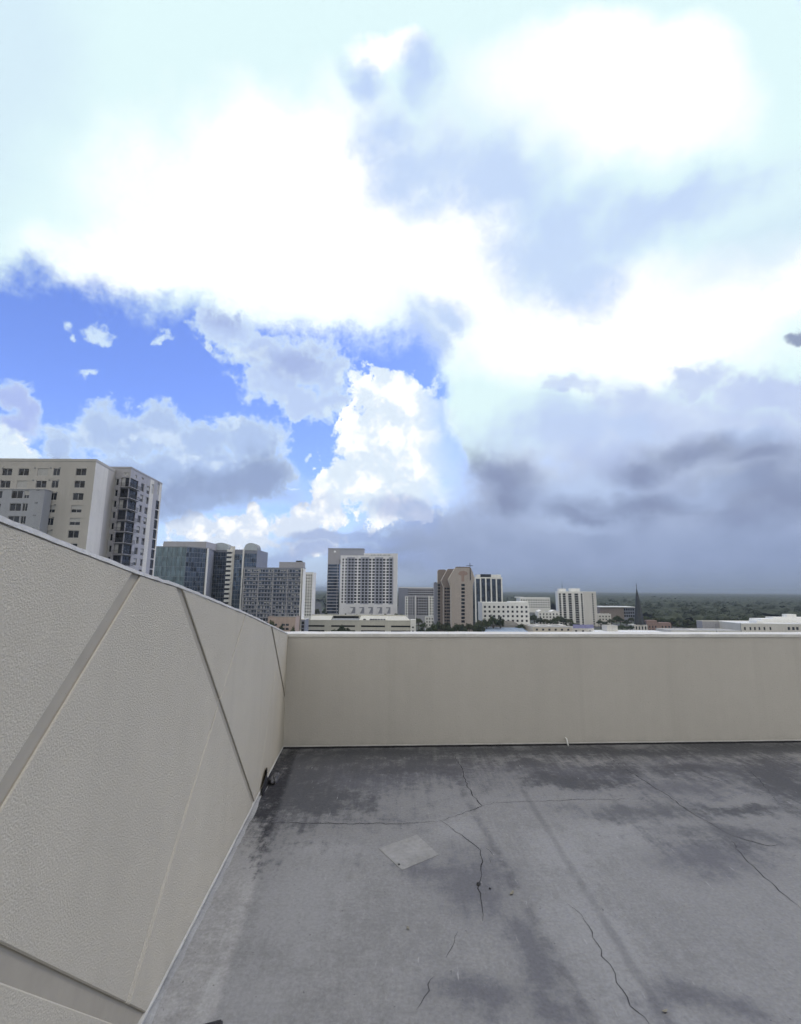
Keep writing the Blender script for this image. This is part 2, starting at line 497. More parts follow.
# --- stucco and paint
def stucco(name, rgb, grain, strength, fade_near=True):
    m, g, p = new_mat(name)
    tc = g.node('ShaderNodeTexCoord').outputs['Object']
    n1 = g.noise(tc, 1.1, 5, 0.6)
    n2 = g.noise(tc, 9, 4, 0.6)
    mp = g.node('ShaderNodeMapping'); g.put(mp.inputs[0], tc); mp.inputs[3].default_value = (7, 7, 0.35)
    n3 = g.noise(mp.outputs[0], 1.0, 4, 0.65)
    k = g.math('ADD', g.math('MULTIPLY', n1, 0.5), g.math('ADD', g.math('MULTIPLY', n2, 0.2), g.math('MULTIPLY', n3, 0.3)))
    k = g.lerp(k, 0.3, 0.7, 0.93, 1.06)
    c = g.mix(1.0, (*rgb, 1), k, 'MULTIPLY')
    # dirt splashed up from the deck and faint rust-grey marks
    sz = g.node('ShaderNodeSeparateXYZ'); g.put(sz.inputs[0], tc)
    low = g.math('ADD', sz.outputs[2], g.math('MULTIPLY', n2, 0.12))
    c = g.mix(g.smooth(low, 0.16, 0.04, 0, 0.22), c, (0.16, 0.155, 0.15, 1))
    mp3 = g.node('ShaderNodeMapping'); g.put(mp3.inputs[0], tc); mp3.inputs[3].default_value = (3.2, 3.2, 0.12)
    runs = g.smooth(g.math('ADD', g.noise(mp3.outputs[0], 1.3, 3, 0.6), g.math('MULTIPLY', n2, 0.12)), 0.62, 0.80, 0, 0.08)
    c = g.mix(runs, c, (0.20, 0.19, 0.165, 1))
    spots = g.smooth(g.noise(tc, 2.3, 6, 0.7), 0.66, 0.78, 0, 0.12)
    c = g.mix(spots, c, (0.25, 0.23, 0.2, 1))
    g.put(p.inputs['Base Color'], c)
    p.inputs['Roughness'].default_value = 0.88
    p.inputs['Specular IOR Level'].default_value = 0.2
    # orange-peel texture: flattened blobs plus grit
    v = g.voronoi(tc, grain, 1, 0.5, 'SMOOTH_F1')
    gr = g.noise(tc, grain * 0.8, 4, 0.6)
    g.put(p.inputs['Base Color'], g.mix(1.0, c, g.lerp(gr, 0.3, 0.7, 1 - 0.13 * strength, 1 + 0.13 * strength), 'MULTIPLY'))
    h = g.math('ADD', g.math('MULTIPLY', g.smooth(gr, 0.42, 0.62), 0.7), g.math('MULTIPLY', v, -0.6))
    h = g.math('ADD', h, g.math('MULTIPLY', g.noise(tc, 5, 3, 0.5), 0.8))
    g.put(p.inputs['Normal'], g.bump(h, strength, 0.006))
    return m

M_left = stucco("beige_stucco", (0.492, 0.455, 0.372), 220, 0.42)
M_back = stucco("beige_wall_paint", (0.488, 0.466, 0.422), 90, 0.15)
M_groove = paint("groove_shade", (0.355, 0.325, 0.265), 0.85, 0.1, 2.0)  # wall colour darkened; shade inside the grooves put into the colour
M_cope = paint("coping_lit_edge", (0.58, 0.57, 0.54), 0.75, 0.16, 5.0, bump=0.5, streak=0.3)  # paler than the walls; brightly lit top edge put into the colour
M_trim = paint("white_edge_trim", (0.50, 0.495, 0.475), 0.55, 0.2, 4.0)
M_memb = paint("black_membrane", (0.045, 0.045, 0.05), 0.7, 0.6, 6.0, bump=0.4)
M_seal = paint("grey_sealant", (0.30, 0.305, 0.31), 0.7, 0.25, 7.0, bump=0.4)
M_pvc = paint("white_plastic", (0.75, 0.75, 0.73), 0.4, 0.05, 3.0)

# --- left parapet: sloping top, proud stucco panels with sunk grooves between them
prof = [onleft(*q) for q in ((0, 516), (60, 540), (140, 571.5), (180, 585), (247, 613), (284.5, 635.5))]
prof.sort(key=lambda q: q.x)
prof[0] = Vector((0.0, prof[0].y))
sl = (prof[-1].y - prof[-2].y) / (prof[-1].x - prof[-2].x)
S_END = 8.4
top_prof = prof + [Vector((S_END, prof[-1].y + sl * (S_END - prof[-1].x)))]
H0 = top_prof[0].y

def clip(poly, p, n):
    out = []
    for i in range(len(poly)):
        a, b = poly[i], poly[(i + 1) % len(poly)]
        da, db = (a - p).dot(n), (b - p).dot(n)
        if da >= 0: out.append(a)
        if (da > 0) != (db > 0) and abs(da - db) > 1e-9:
            out.append(a + (b - a) * (da / (da - db)))
    return out

def area(poly):
    return 0.5 * sum(poly[i].x * poly[(i+1) % len(poly)].y - poly[(i+1) % len(poly)].x * poly[i].y for i in range(len(poly)))

FACE = 0.008                                    # how far the panels stand out of the groove floor
z_lo, cope_t = 0.0305, 0.013
outline = [Vector((0.0, z_lo)), Vector((S_END, z_lo))] + [Vector((q.x, q.y - cope_t)) for q in reversed(top_prof)]
grooves = [((138, 573), (20, 765), 0.050), ((179, 586), (247, 784), 0.042), ((246, 614), (219, 702), 0.007),
           ((218, 706), (129, 1004), 0.006), ((272, 629), (282.5, 684), 0.040), ((0, 962), (134, 1019), 0.052), ((277, 655), (263, 756), 0.006)]
pieces = [outline]
for a, b, w in grooves:
    pa, pb = onleft(*a), onleft(*b)
    d = (pb - pa).normalized(); n = Vector((-d.y, d.x))
    nxt = []
    for poly in pieces:
        for sgn in (1, -1):
            q = clip(poly, pa + n * sgn * w / 2, n * sgn)
            if len(q) >= 3 and abs(area(q)) > 1e-4: nxt.append(q)
    pieces = nxt

def inset(poly, e):
    n = len(poly); s = 1 if area(poly) > 0 else -1
    out = []
    for i in range(n):
        a, b, c = poly[i-1], poly[i], poly[(i+1) % n]
        d1, d2 = (b - a), (c - b)
        if d1.length < 1e-6 or d2.length < 1e-6: out.append(b); continue
        d1.normalize(); d2.normalize()
        n1, n2 = Vector((-d1.y, d1.x)) * s, Vector((-d2.y, d2.x)) * s
        m = n1 + n2
        k = m.dot(n1)
        out.append(b + m * (e / k) if abs(k) > 0.25 else b + n1 * e)
    return out

TH = 0.24
lw = MB()
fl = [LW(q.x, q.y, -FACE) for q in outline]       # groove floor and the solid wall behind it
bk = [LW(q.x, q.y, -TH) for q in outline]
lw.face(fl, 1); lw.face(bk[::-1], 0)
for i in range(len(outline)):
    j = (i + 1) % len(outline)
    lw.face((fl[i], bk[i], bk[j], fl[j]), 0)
lw.box((0, 0, 0), (1, 1, 1), 0, Matrix.Translation(LW(0, -0.6, -TH)) @ Matrix((sdir * S_END, ln * (TH - 0.03), UP * (0.6 + z_lo - 0.002))).transposed().to_4x4())
for poly in pieces:
    if area(poly) < 0: poly = poly[::-1]
    q1 = inset(poly, 0.0035)
    base = [LW(q.x, q.y, -FACE + 0.0005) for q in poly]
    mid_ = [LW(q.x, q.y, -0.0035) for q in poly]
    topf = [LW(q.x, q.y, 0.0) for q in q1]
    lw.face(topf, 0)
    for i in range(len(poly)):
        j = (i + 1) % len(poly)
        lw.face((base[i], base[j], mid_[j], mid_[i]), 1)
        lw.face((mid_[i], mid_[j], topf[j], topf[i]), 0)
t_left = thing("parapet_wall", "beige stucco parapet with diagonal grooves and a sloping top edge on the left", "parapet", C0)
def under(o, t):
    o.parent = t; o.matrix_parent_inverse = Matrix.Translation(-Vector(t.location)); return o
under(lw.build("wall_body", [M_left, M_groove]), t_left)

def strip(mb, fn, stations, o0, o1, mi=0, jit=0.0, seed=1):
    """A run of box section along a wall; stations = (s, h_low, h_high)."""
    rnd = random.Random(seed); rings = []
    for s, h0, h1 in stations:
        a, b = rnd.uniform(-jit, jit), rnd.uniform(-jit, jit)
        rings.append([fn(s, h0, o0), fn(s, h0 + a * 0.4, o1 + b), fn(s, h1 + a, o1 + b), fn(s, h1 + a, o0)])
    for r0, r1 in zip(rings, rings[1:]):
        for k in range(4):
            mb.face((r0[k], r0[(k+1) % 4], r1[(k+1) % 4], r1[k]), mi)
    mb.face(rings[0][::-1], mi); mb.face(rings[-1], mi)

def top_at(s):
    for a, b in zip(top_prof, top_prof[1:]):
        if s <= b.x + 1e-6: return a.y + (b.y - a.y) * (s - a.x) / (b.x - a.x)
    return top_prof[-1].y

def fine_stations(s0, s1, step, lo, hi):
    n = max(2, int((s1 - s0) / step)); return [(s0 + (s1 - s0) * i / n, lo(s0 + (s1 - s0) * i / n), hi(s0 + (s1 - s0) * i / n)) for i in range(n + 1)]

cp = MB()
strip(cp, LW, fine_stations(0.03, S_END, 0.05, lambda s: top_at(s) - cope_t + 0.001, top_at), -TH - 0.02, 0.003, 0, 0.0022, 3)
under(cp.build("coping", M_cope, weld=True), t_left)
for nm, mt, o0, o1, h0, h1, jt in (("edge_trim", M_trim, -0.02, 0.006, 0.022, 0.031, 0.0012), ("base_flashing", M_memb, -0.05, -0.006, 0.0, 0.0215, 0.003)):
    mb = MB(); strip(mb, LW, fine_stations(0.02, S_END, 0.06, lambda s: h0, lambda s: h1), o0, o1, 0, jt, 5)
    under(mb.build(nm, mt, weld=True), t_left)

# --- back parapet
B_LEN = 19.0
HB = H0 - 0.004
t_back = thing("parapet_wall", "smooth plain beige parapet across the far edge of the roof terrace", "parapet", C0)
bw = MB()
MBk = lambda s0, h0, o0, s1, h1, o1: (Matrix.Translation(BW(s0, h0, o0)) @ Matrix((bdir * (s1 - s0), bn * (o1 - o0), UP * (h1 - h0))).transposed().to_4x4())
bw.box((0, 0, 0), (1, 1, 1), 0, MBk(-0.3, 0.0295, -0.24, B_LEN, HB - 0.031, 0.0))
bw.box((0, 0, 0), (1, 1, 1), 0, MBk(-0.3, -0.6, -0.24, B_LEN, 0.029, -0.035))
under(bw.build("wall_body", M_back), t_back)
cp = MB()
strip(cp, BW, fine_stations(-0.28, B_LEN, 0.12, lambda s: HB - 0.030, lambda s: HB), -0.27, 0.012, 0, 0.0014, 9)
under(cp.build("coping", M_cope, weld=True), t_back)
for nm, mt, o0, o1, h0, h1, jt in (("edge_trim", M_trim, -0.03, 0.008, 0.021, 0.029, 0.0012), ("base_flashing", M_memb, -0.06, -0.004, 0.0, 0.0205, 0.003)):
    mb = MB(); strip(mb, BW, fine_stations(0.0, B_LEN, 0.06, lambda s: h0, lambda s: h1), o0, o1, 0, jt, 6)
    under(mb.build(nm, mt, weld=True), t_back)
pw = onfloor(568, 747); sp_ = (pw - C0).dot(bdir)
mb = MB(); mb.tube([BW(sp_ - 0.004, 0.075, -0.01), BW(sp_, 0.072, 0.018), BW(sp_ + 0.006, 0.03, 0.026), BW(sp_ + 0.012, 0.004, 0.030)], [0.008] * 4, 8)
under(mb.build("drain_tube", M_pvc, smooth=True), t_back)

# --- the concrete deck
m_deck, g, p = new_mat("weathered_concrete")
P = g.node('ShaderNodeTexCoord').outputs['Object']
wn1 = g.vmath('SUBTRACT', g.noise(P, 1.6, 4, 0.6, 'Color'), (0.5, 0.5, 0.5))
wn2 = g.vmath('SUBTRACT', g.noise(P, 9, 4, 0.65, 'Color'), (0.5, 0.5, 0.5))
Pw = g.vmath('ADD', P, g.vmath('ADD', g.vmath('SCALE', wn1, scale=0.55), g.vmath('SCALE', wn2, scale=0.16)))
Ps = g.vmath('ADD', P, g.vmath('SCALE', wn2, scale=0.05))
gritn = g.noise(P, 60, 4, 0.7)
blot = g.noise(P, 2.2, 6, 0.68)
blot2 = g.noise(P, 7.0, 5, 0.7)
mp = g.node('ShaderNodeMapping'); g.put(mp.inputs[0], P); mp.inputs[2].default_value = (0, 0, R(24)); mp.inputs[3].default_value = (9, 0.9, 1)
streak = g.noise(mp.outputs[0], 1.4, 5, 0.7)
def fblob(vec, u, v, su, sv):
    c = onfloor(u, v); a = (onfloor(u + su, v) - c).length; b = 0.5 * (onfloor(u, v - sv) - onfloor(u, v + sv)).length
    n = g.node('ShaderNodeVectorMath', operation='MULTIPLY_ADD')
    g.put(n.inputs[0], vec); n.inputs[1].default_value = (1/a, 1/b, 0); n.inputs[2].default_value = (-c.x/a, -c.y/b, 0)
    return g.vmath('LENGTH', n.outputs[0])
def ffield(vec, bl, k=0.3):
    out = None
    for q in bl:
        r = fblob(vec, *q); out = r if out is None else g.math('SMOOTH_MIN', out, r, k)
    return g.math('SUBTRACT', 1.0, out)
def terms(*ts):
    out = None
    for s_, k in ts:
        t = g.math('MULTIPLY', s_, k); out = t if out is None else g.math('ADD', out, t)
    return out
b0 = g.math('SUBTRACT', blot, 0.5); b1 = g.math('SUBTRACT', blot2, 0.5); st = g.math('SUBTRACT', streak, 0.5); g0 = g.math('SUBTRACT', gritn, 0.5); b2 = g.math('SUBTRACT', g.noise(P, 22, 5, 0.72), 0.5)
base = g.mix(g.smooth(terms((b0, 0.7), (b1, 0.8), (b2, 1.1), (g0, 0.5), (st, 0.8)), -0.32, 0.32), (0.232, 0.230, 0.227, 1), (0.308, 0.306, 0.303, 1))
# paler, bluish worn lane and patches
pale = ffield(Ps, [(300, 900, 60, 60), (330, 850, 60, 14), (560, 850, 40, 25), (590, 930, 45, 60), (620, 830, 50, 20), (460, 830, 30, 14), (640, 1000, 50, 40), (250, 1000, 60, 40)], 0.3)
base = g.mix(g.smooth(terms((pale, 1), (b1, 1.2), (b2, 1.0), (st, 0.8)), -0.35, 0.8, 0, 0.75), base, (0.345, 0.345, 0.346, 1))
warm = ffield(Ps, [(740, 900, 110, 60), (700, 830, 50, 20), (380, 830, 40, 14)], 0.3)
base = g.mix(g.smooth(terms((warm, 1), (b0, 0.8)), -0.3, 0.8, 0, 0.5), base, (0.285, 0.283, 0.279, 1))
# violet-grey damp areas
damp = ffield(Pw, [(470, 880, 50, 42), (430, 868, 30, 14), (530, 960, 30, 60), (480, 1000, 60, 20), (715, 858, 66, 18), (590, 775, 60, 10), (680, 790, 60, 10), (360, 775, 90, 20), (560, 1010, 40, 20), (690, 1000, 50, 20)], 0.3)
base = g.mix(g.smooth(terms((damp, 1), (b1, 1.6), (b2, 1.4), (st, 1.2)), -0.3, 0.85, 0, 0.85), base, (0.10, 0.10, 0.118, 1))
# black algae in the wet corner and along the back wall
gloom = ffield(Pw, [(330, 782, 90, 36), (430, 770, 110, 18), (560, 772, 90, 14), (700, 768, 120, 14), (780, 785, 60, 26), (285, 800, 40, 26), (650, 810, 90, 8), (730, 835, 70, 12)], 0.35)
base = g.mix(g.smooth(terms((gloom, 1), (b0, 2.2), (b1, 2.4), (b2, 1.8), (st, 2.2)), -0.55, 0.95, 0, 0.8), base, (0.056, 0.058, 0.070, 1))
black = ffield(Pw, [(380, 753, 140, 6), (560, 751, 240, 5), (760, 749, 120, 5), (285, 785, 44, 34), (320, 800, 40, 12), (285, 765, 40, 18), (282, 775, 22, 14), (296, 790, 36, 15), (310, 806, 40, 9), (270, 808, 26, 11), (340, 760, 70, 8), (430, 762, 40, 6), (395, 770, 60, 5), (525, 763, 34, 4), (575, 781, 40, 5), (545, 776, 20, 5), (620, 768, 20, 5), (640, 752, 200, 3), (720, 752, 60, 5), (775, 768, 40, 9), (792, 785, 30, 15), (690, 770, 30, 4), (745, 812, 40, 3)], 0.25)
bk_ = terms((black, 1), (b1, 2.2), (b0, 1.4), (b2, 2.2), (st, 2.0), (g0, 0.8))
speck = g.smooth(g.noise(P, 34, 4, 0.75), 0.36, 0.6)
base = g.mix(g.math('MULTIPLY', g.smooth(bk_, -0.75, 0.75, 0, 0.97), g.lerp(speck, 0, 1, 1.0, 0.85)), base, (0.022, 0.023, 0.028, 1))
# darker strip that runs beside the left wall, and straight joints of old coatings
def line_side(a, b):
    pa, pb = onfloor(*a), onfloor(*b); d = (pb - pa).normalized(); n = Vector((-d.y, d.x, 0))
    return g.math('ADD', g.vmath('DOT_PRODUCT', Ps, tuple(n)), -n.dot(pa))
s1 = line_side((498, 862), (268, 862)); 
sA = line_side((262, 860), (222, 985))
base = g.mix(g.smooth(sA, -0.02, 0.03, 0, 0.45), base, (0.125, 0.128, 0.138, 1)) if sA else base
sB = line_side((545, 826), (585, 890)); sC = line_side((523, 900), (584, 1010))
base = g.mix(g.math('MULTIPLY', g.smooth(g.math('ABSOLUTE', sB), 0.035, 0.006, 0, 0.35), g.smooth(b0, -0.1, 0.05)), base, (0.08, 0.08, 0.09, 1))
base = g.mix(g.math('MULTIPLY', g.smooth(g.math('ABSOLUTE', sC), 0.045, 0.006, 0, 0.45), g.smooth(b1, -0.12, 0.05)), base, (0.08, 0.08, 0.09, 1))
# fine specks, scuffs
base = g.mix(g.smooth(g.noise(P, 38, 2, 0.6), 0.70, 0.76, 0, 0.6), base, (0.06, 0.06, 0.065, 1))
mp2 = g.node('ShaderNodeMapping'); g.put(mp2.inputs[0], P); mp2.inputs[2].default_value = (0, 0, R(-35)); mp2.inputs[3].default_value = (30, 5, 1)
base = g.mix(g.smooth(g.noise(mp2.outputs[0], 1.3, 3, 0.6), 0.66, 0.78, 0, 0.5), base, (0.42, 0.42, 0.43, 1))
k = g.lerp(gritn, 0.25, 0.75, 0.86, 1.14)
g.put(p.inputs['Base Color'], g.mix(1.0, base, k, 'MULTIPLY'))
g.put(p.inputs['Roughness'], g.lerp(bk_, -0.4, 0.8, 0.92, 0.8))
p.inputs['Specular IOR Level'].default_value = 0.15
h = g.math('ADD', g.math('MULTIPLY', gritn, 0.5), g.math('ADD', g.math('MULTIPLY', blot2, 0.8), g.math('MULTIPLY', blot, 2.0)))
g.put(p.inputs['Normal'], g.bump(h, 0.5, 0.006))

deck = MB()
A0 = C0 - bdir * 0.2 + Vector((0, 0.1, 0))
corners = [LW(S_END, 0, -0.1), LW(-0.1, 0, -0.1), BW(B_LEN, 0, -0.1), BW(B_LEN, 0, -0.1) + sdir * (S_END + 0.2)]
deck.prism([(q.x, q.y) for q in corners][::-1], -0.45, 0.0)
deck_o = tag(deck.build("roof_deck", m_deck), kind='structure')

# cracks: ragged ribbons of dark gap lying in the deck's surface
M_crack = paint("crack_dark", (0.032, 0.032, 0.036), 0.95, 0.3, 5.0)
def A_(pts): return [(230 + x / 2.762, 740 + y / 2.762) for x, y in pts]
def B_(pts): return [(500 + x / 2.661, 740 + y / 2.661) for x, y in pts]
cracks = [
    (A_([(55,225),(140,228),(230,228),(330,230),(460,230),(540,226),(583,222)]), 5),
    (A_([(583,222),(640,203),(695,182),(670,150),(650,115),(640,75),(612,35)]), 7),
    (A_([(695,182),(730,172),(801,171)]) + B_([(110,163),(215,158),(320,158),(385,155)]), 3.5),
    (A_([(583,222),(615,245),(650,270),(683,295),(697,325),(692,370),(685,410),(690,450),(697,500)]), 6),
    (A_([(630,530),(615,570),(597,600)]), 2.5), (A_([(558,650),(545,690),(515,745)]), 2.5), (A_([(700,290),(725,320),(715,345)]), 2),
    (B_([(280,40),(330,75),(385,110),(450,150),(505,192),(540,210),(610,250)]), 6.5), (B_([(610,250),(650,265),(710,280),(740,278)]), 5),
    (B_([(610,258),(630,290),(660,325),(705,365),(760,415),(820,465)]), 4), (B_([(180,435),(215,465),(245,510),(275,575),(315,645),(350,705),(395,755),(420,790)]), 3.5),
    (B_([(490,70),(540,95),(620,120)]), 3.5), (B_([(640,60),(680,95),(740,165),(801,185)]), 3.5)]
rc = random.Random(3)
for pts, wmm in cracks:
    q = [onfloor(*a, 0.0012) for a in pts]
    line = []
    for a, b in zip(q, q[1:]):
        n = max(3, int((b - a).length / 0.035)); pr = (b - a).cross(UP).normalized()
        for i in range(n):
            line.append(a + (b - a) * i / n + pr * (rc.uniform(-1, 1) * 0.009 + 0.012 * noise.noise(Vector((a.x * 3 + i * 0.35, a.y * 5, 1)))))
    line.append(q[-1])
    mb = MB(); L_, R_ = [], []
    for i, c in enumerate(line):
        d = (line[min(i+1, len(line)-1)] - line[max(i-1, 0)]).normalized(); pr = d.cross(UP)
        w = 1.35 * wmm / 1000 * rc.uniform(0.35, 1.2) * min(1, 0.25 + 3 * min(i, len(line) - 1 - i) / len(line))
        L_.append(c + pr * w * 0.5); R_.append(c - pr * w * 0.5)
    for i in range(len(line) - 1):
        mb.face((R_[i], R_[i+1], L_[i+1], L_[i]))
    mb.build("crack", M_crack, deck_o)

# square repair patch and the sealant run along the left wall
M_patch = paint("repair_mortar", (0.236, 0.235, 0.233), 0.9, 0.3, 4.0, bump=0.3)
pq = [onfloor(*a) for a in ((378.6, 848.7), (402, 870.5), (439, 855), (417, 835))]
mb = MB(); mb.prism([(a.x, a.y) for a in pq][::-1] if False else [(a.x, a.y) for a in pq], 0.0, 0.0025)
mb.build("repair_patch", M_patch, deck_o)
mb = MB(); rs = random.Random(12); Lp, Rp = [], []
for i in range(150):
    s = 0.9 + i * 0.05
    w = 0.016 + 0.016 * noise.noise(Vector((s * 4, 0, 3))) + rs.uniform(-0.004, 0.004)
    Lp.append(LW(s, 0.003, -0.004)); Rp.append(LW(s, 0.002, 0.012 + max(0.006, w)))
for i in range(149):
    mb.face((Lp[i], Rp[i], Rp[i+1], Lp[i+1]))
mb.build("sealant_bead", M_seal, deck_o)

# --- loose things on the deck
def sheet(name, fn, nu, nv, th, m, parent=None):
    """A bent sheet with thickness; fn(a, b) -> point."""
    mb = MB(); top = [[Vector(fn(i / nu, j / nv)) for j in range(nv + 1)] for i in range(nu + 1)]
    def nrm(i, j):
        a = top[min(i+1, nu)][j] - top[max(i-1, 0)][j]; b = top[i][min(j+1, nv)] - top[i][max(j-1, 0)]
        return a.cross(b).normalized()
    low = [[top[i][j] - nrm(i, j) * th for j in range(nv + 1)] for i in range(nu + 1)]
    for i in range(nu):
        for j in range(nv):
            mb.face((top[i][j], top[i+1][j], top[i+1][j+1], top[i][j+1]))
            mb.face((low[i][j], low[i][j+1], low[i+1][j+1], low[i+1][j]))
    for i in range(nu):
        mb.face((top[i][0], low[i][0], low[i+1][0], top[i+1][0])); mb.face((top[i][nv], top[i+1][nv], low[i+1][nv], low[i][nv]))
    for j in range(nv):
        mb.face((top[0][j], top[0][j+1], low[0][j+1], low[0][j])); mb.face((top[nu][j], low[nu][j], low[nu][j+1], top[nu][j+1]))
    return mb.build(name, m, parent, smooth=True, weld=True)

M_scrap = paint("torn_membrane", (0.035, 0.035, 0.038), 0.6, 0.4, 9.0, bump=0.4)
M_rag = paint("grey_rag", (0.10, 0.10, 0.105), 0.9, 0.5, 12.0, bump=0.5)
fs = (onfloor(261, 796) - C0).dot(sdir)
t = thing("roofing_scrap", "torn black roofing flap with a grey lump at the foot of the grooved wall", "roofing scrap", LW(fs, 0, 0.03))
flap = sheet("flap", lambda a, b: LW(fs - 0.28 * a, 0.004 + b * (0.13 * math.sin(math.pi * min(1, a * 0.9 + 0.05)) + 0.02), 0.028 + 0.02 * math.sin(5 * a) * b - 0.012 * b), 10, 5, 0.004, M_scrap)
under(flap, t)
bm = bmesh.new(); bmesh.ops.create_icosphere(bm, subdivisions=3, radius=1)
for v_ in bm.verts:
    n_ = noise.noise(v_.co * 1.7) * 0.5 + noise.noise(v_.co * 5) * 0.2
    v_.co = Vector((v_.co.x * 0.028, v_.co.y * 0.07, v_.co.z * 0.04)) * (1 + n_)
    v_.co.z = max(v_.co.z, -0.028)
me = bpy.data.meshes.new("lump"); bm.to_mesh(me); bm.free(); me.materials.append(M_rag)
o = link("lump", me, t); o.location = LW(fs - 0.26, 0.030, 0.075) - Vector(t.location)

M_rub = paint("black_rubber", (0.022, 0.022, 0.026), 0.55, 0.35, 20.0, bump=0.3)
c1, c2 = onfloor(196, 1025, 0.02), onfloor(222.5, 1018, 0.02)
dd = (c2 - c1).normalized(); dn = Vector((dd.y, -dd.x, 0))
c2 = c2 + dd * 0.002
bm = bmesh.new()
vs = [bm.verts.new(q) for q in (c2 - dd * 0.30, c2 - dd * 0.30 + dn * 0.3, c2 + dn * 0.3, c2)]
for v_ in vs: v_.co.z = 0.0015
f_ = bm.faces.new(vs); r_ = bmesh.ops.extrude_face_region(bm, geom=[f_])
bmesh.ops.translate(bm, verts=[e for e in r_['geom'] if isinstance(e, bmesh.types.BMVert)], vec=(0, 0, 0.02))
bmesh.ops.recalc_face_normals(bm, faces=bm.faces)
bmesh.ops.bevel(bm, geom=list(bm.edges), offset=0.006, segments=3, affect='EDGES')
me = bpy.data.meshes.new("rubber_pad"); bm.to_mesh(me); bm.free(); me.materials.append(M_rub)
tag(link("rubber_pad", me), "flat black rubber pad lying on the concrete beside the grooved wall, mostly out of frame", "pad")

M_peb = paint("dark_stone", (0.03, 0.03, 0.032), 0.8, 0.4, 40.0)
M_leaf = paint("dry_leaf", (0.21, 0.195, 0.155), 0.8, 0.4, 40.0)
M_twig = paint("dark_twig", (0.05, 0.045, 0.04), 0.9, 0.3, 40.0)
def pebble(u, v, r, m, label, seed):
    bm = bmesh.new(); bmesh.ops.create_icosphere(bm, subdivisions=2, radius=r)
    for w_ in bm.verts:
        w_.co *= 1 + 0.45 * noise.noise(w_.co / r * 1.3 + Vector((seed, 0, 0))); w_.co.z *= 0.6
    me = bpy.data.meshes.new("pebble"); bm.to_mesh(me); bm.free(); me.materials.append(m)
    o = tag(link("pebble", me), label, "pebble"); o.location = onfloor(u, v) + Vector((0, 0, r * 0.5))
pebble(478.5, 885, 0.011, M_peb, "black pebble sitting on the crack below the square patch", 1)
pebble(490, 889, 0.006, M_peb, "tiny dark stone just right of the black pebble on the crack", 2)
pebble(399, 865, 0.007, M_peb, "small dark stone on the lower corner of the square repair patch", 3)
def leaf(u, v, L, ang, m, label, name, cat, curl=0.3):
    c = onfloor(u, v, 0.004); ca, sa = math.cos(ang), math.sin(ang)
    o = sheet(name, lambda a, b: (c.x + ca * (a - .5) * L - sa * (b - .5) * L * 0.4 * math.sin(math.pi * (0.06 + 0.88 * a)), c.y + sa * (a - .5) * L + ca * (b - .5) * L * 0.4 * math.sin(math.pi * (0.06 + 0.88 * a)), 0.004 + curl * L * ((a - .5) ** 2 + (b - .5) ** 2)), 8, 4, 0.0012, m)
    tag(o, label, cat)
leaf(512, 893, 0.035, 0.9, M_leaf, "pale dry leaf lying right of the long crack in the middle of the deck", "dry_leaf", "leaf")
leaf(665, 1011, 0.022, 0.3, M_leaf, "tiny pale leaf on the concrete near the bottom edge of the photo", "dry_leaf", "leaf")
leaf(408, 928, 0.022, 2.0, M_leaf, "light curled leaf on bare grey concrete below the square patch", "dry_leaf", "leaf")
HAZE_DENSITY = 0.00013
# ------------------------------------------------------------------ the city below
DARK = glass("window_glass", (0.024, 0.028, 0.037), 0.2, 0.8, 0.0, (2.0, 2.0, 3.1))
DARK.node_tree.nodes["Principled BSDF"].inputs["Specular IOR Level"].default_value = 0.3
TEAL = glass("teal_curtain_glass", (0.15, 0.185, 0.185), 0.14, 0.3, 0.7, (1.7, 1.7, 3.4))
NAVY = glass("navy_curtain_glass", (0.085, 0.105, 0.132), 0.12, 0.6, 0.7, (1.7, 1.7, 3.4))
BLUEG = glass("blue_grey_glass", (0.06, 0.08, 0.115), 0.12, 0.6, 0.5, (1.9, 1.9, 3.1))
BLIND = paint("window_blind", (0.42, 0.42, 0.41), 0.7, 0.2, 0.6)
FRAME = paint("window_frame", (0.50, 0.50, 0.50), 0.5, 0.1, 1.0)
DFRAME = paint("dark_frame", (0.05, 0.052, 0.058), 0.5, 0.2, 1.0)
def wallp(name, r, g_, b, var=0.13):
    return paint(name, lin(r, g_, b)[:3], 0.85, var, 0.12, bump=0.1, streak=0.45)
W_BEIGE = wallp("beige_render", 178, 175, 170)
W_LIGHT = wallp("pale_render", 210, 207, 200)
W_GREY = wallp("grey_render", 166, 165, 170)
W_SLATE = wallp("blue_grey_render", 132, 136, 148)
W_WHITE = wallp("white_render", 230, 229, 224)
W_CREAM = wallp("cream_render", 206, 198, 184)
W_HOTEL = wallp("hotel_render", 222, 222, 224)
W_HGREY = wallp("hotel_grey_panel", 160, 163, 174)
W_BROWN = wallp("tan_render", 174, 165, 158)
W_BROWN2 = wallp("dark_tan_render", 134, 124, 118)
W_RED = wallp("red_brown_panel", 158, 138, 130)
W_BRICK = wallp("red_brick", 148, 126, 118, 0.2)
W_PINK = wallp("pinkish_render", 178, 160, 150)
W_ARCH = wallp("arch_panel", 176, 184, 190)
W_CONC = wallp("garage_concrete", 196, 194, 182)
ROOF = paint("roof_gravel", (0.33, 0.33, 0.32), 0.9, 0.25, 0.15)
ROOFW = paint("white_roof", (0.66, 0.67, 0.67), 0.7, 0.18, 0.1)
ROOFG = paint("grey_roof", (0.24, 0.25, 0.255), 0.8, 0.25, 0.1)
VOID = paint("garage_dark", (0.02, 0.02, 0.022), 0.9, 0.3, 0.5)
METAL = paint("grey_metal", (0.22, 0.23, 0.24), 0.45, 0.2, 2.0, metal=0.6)

def xy(p): return Vector((p.x, p.y))

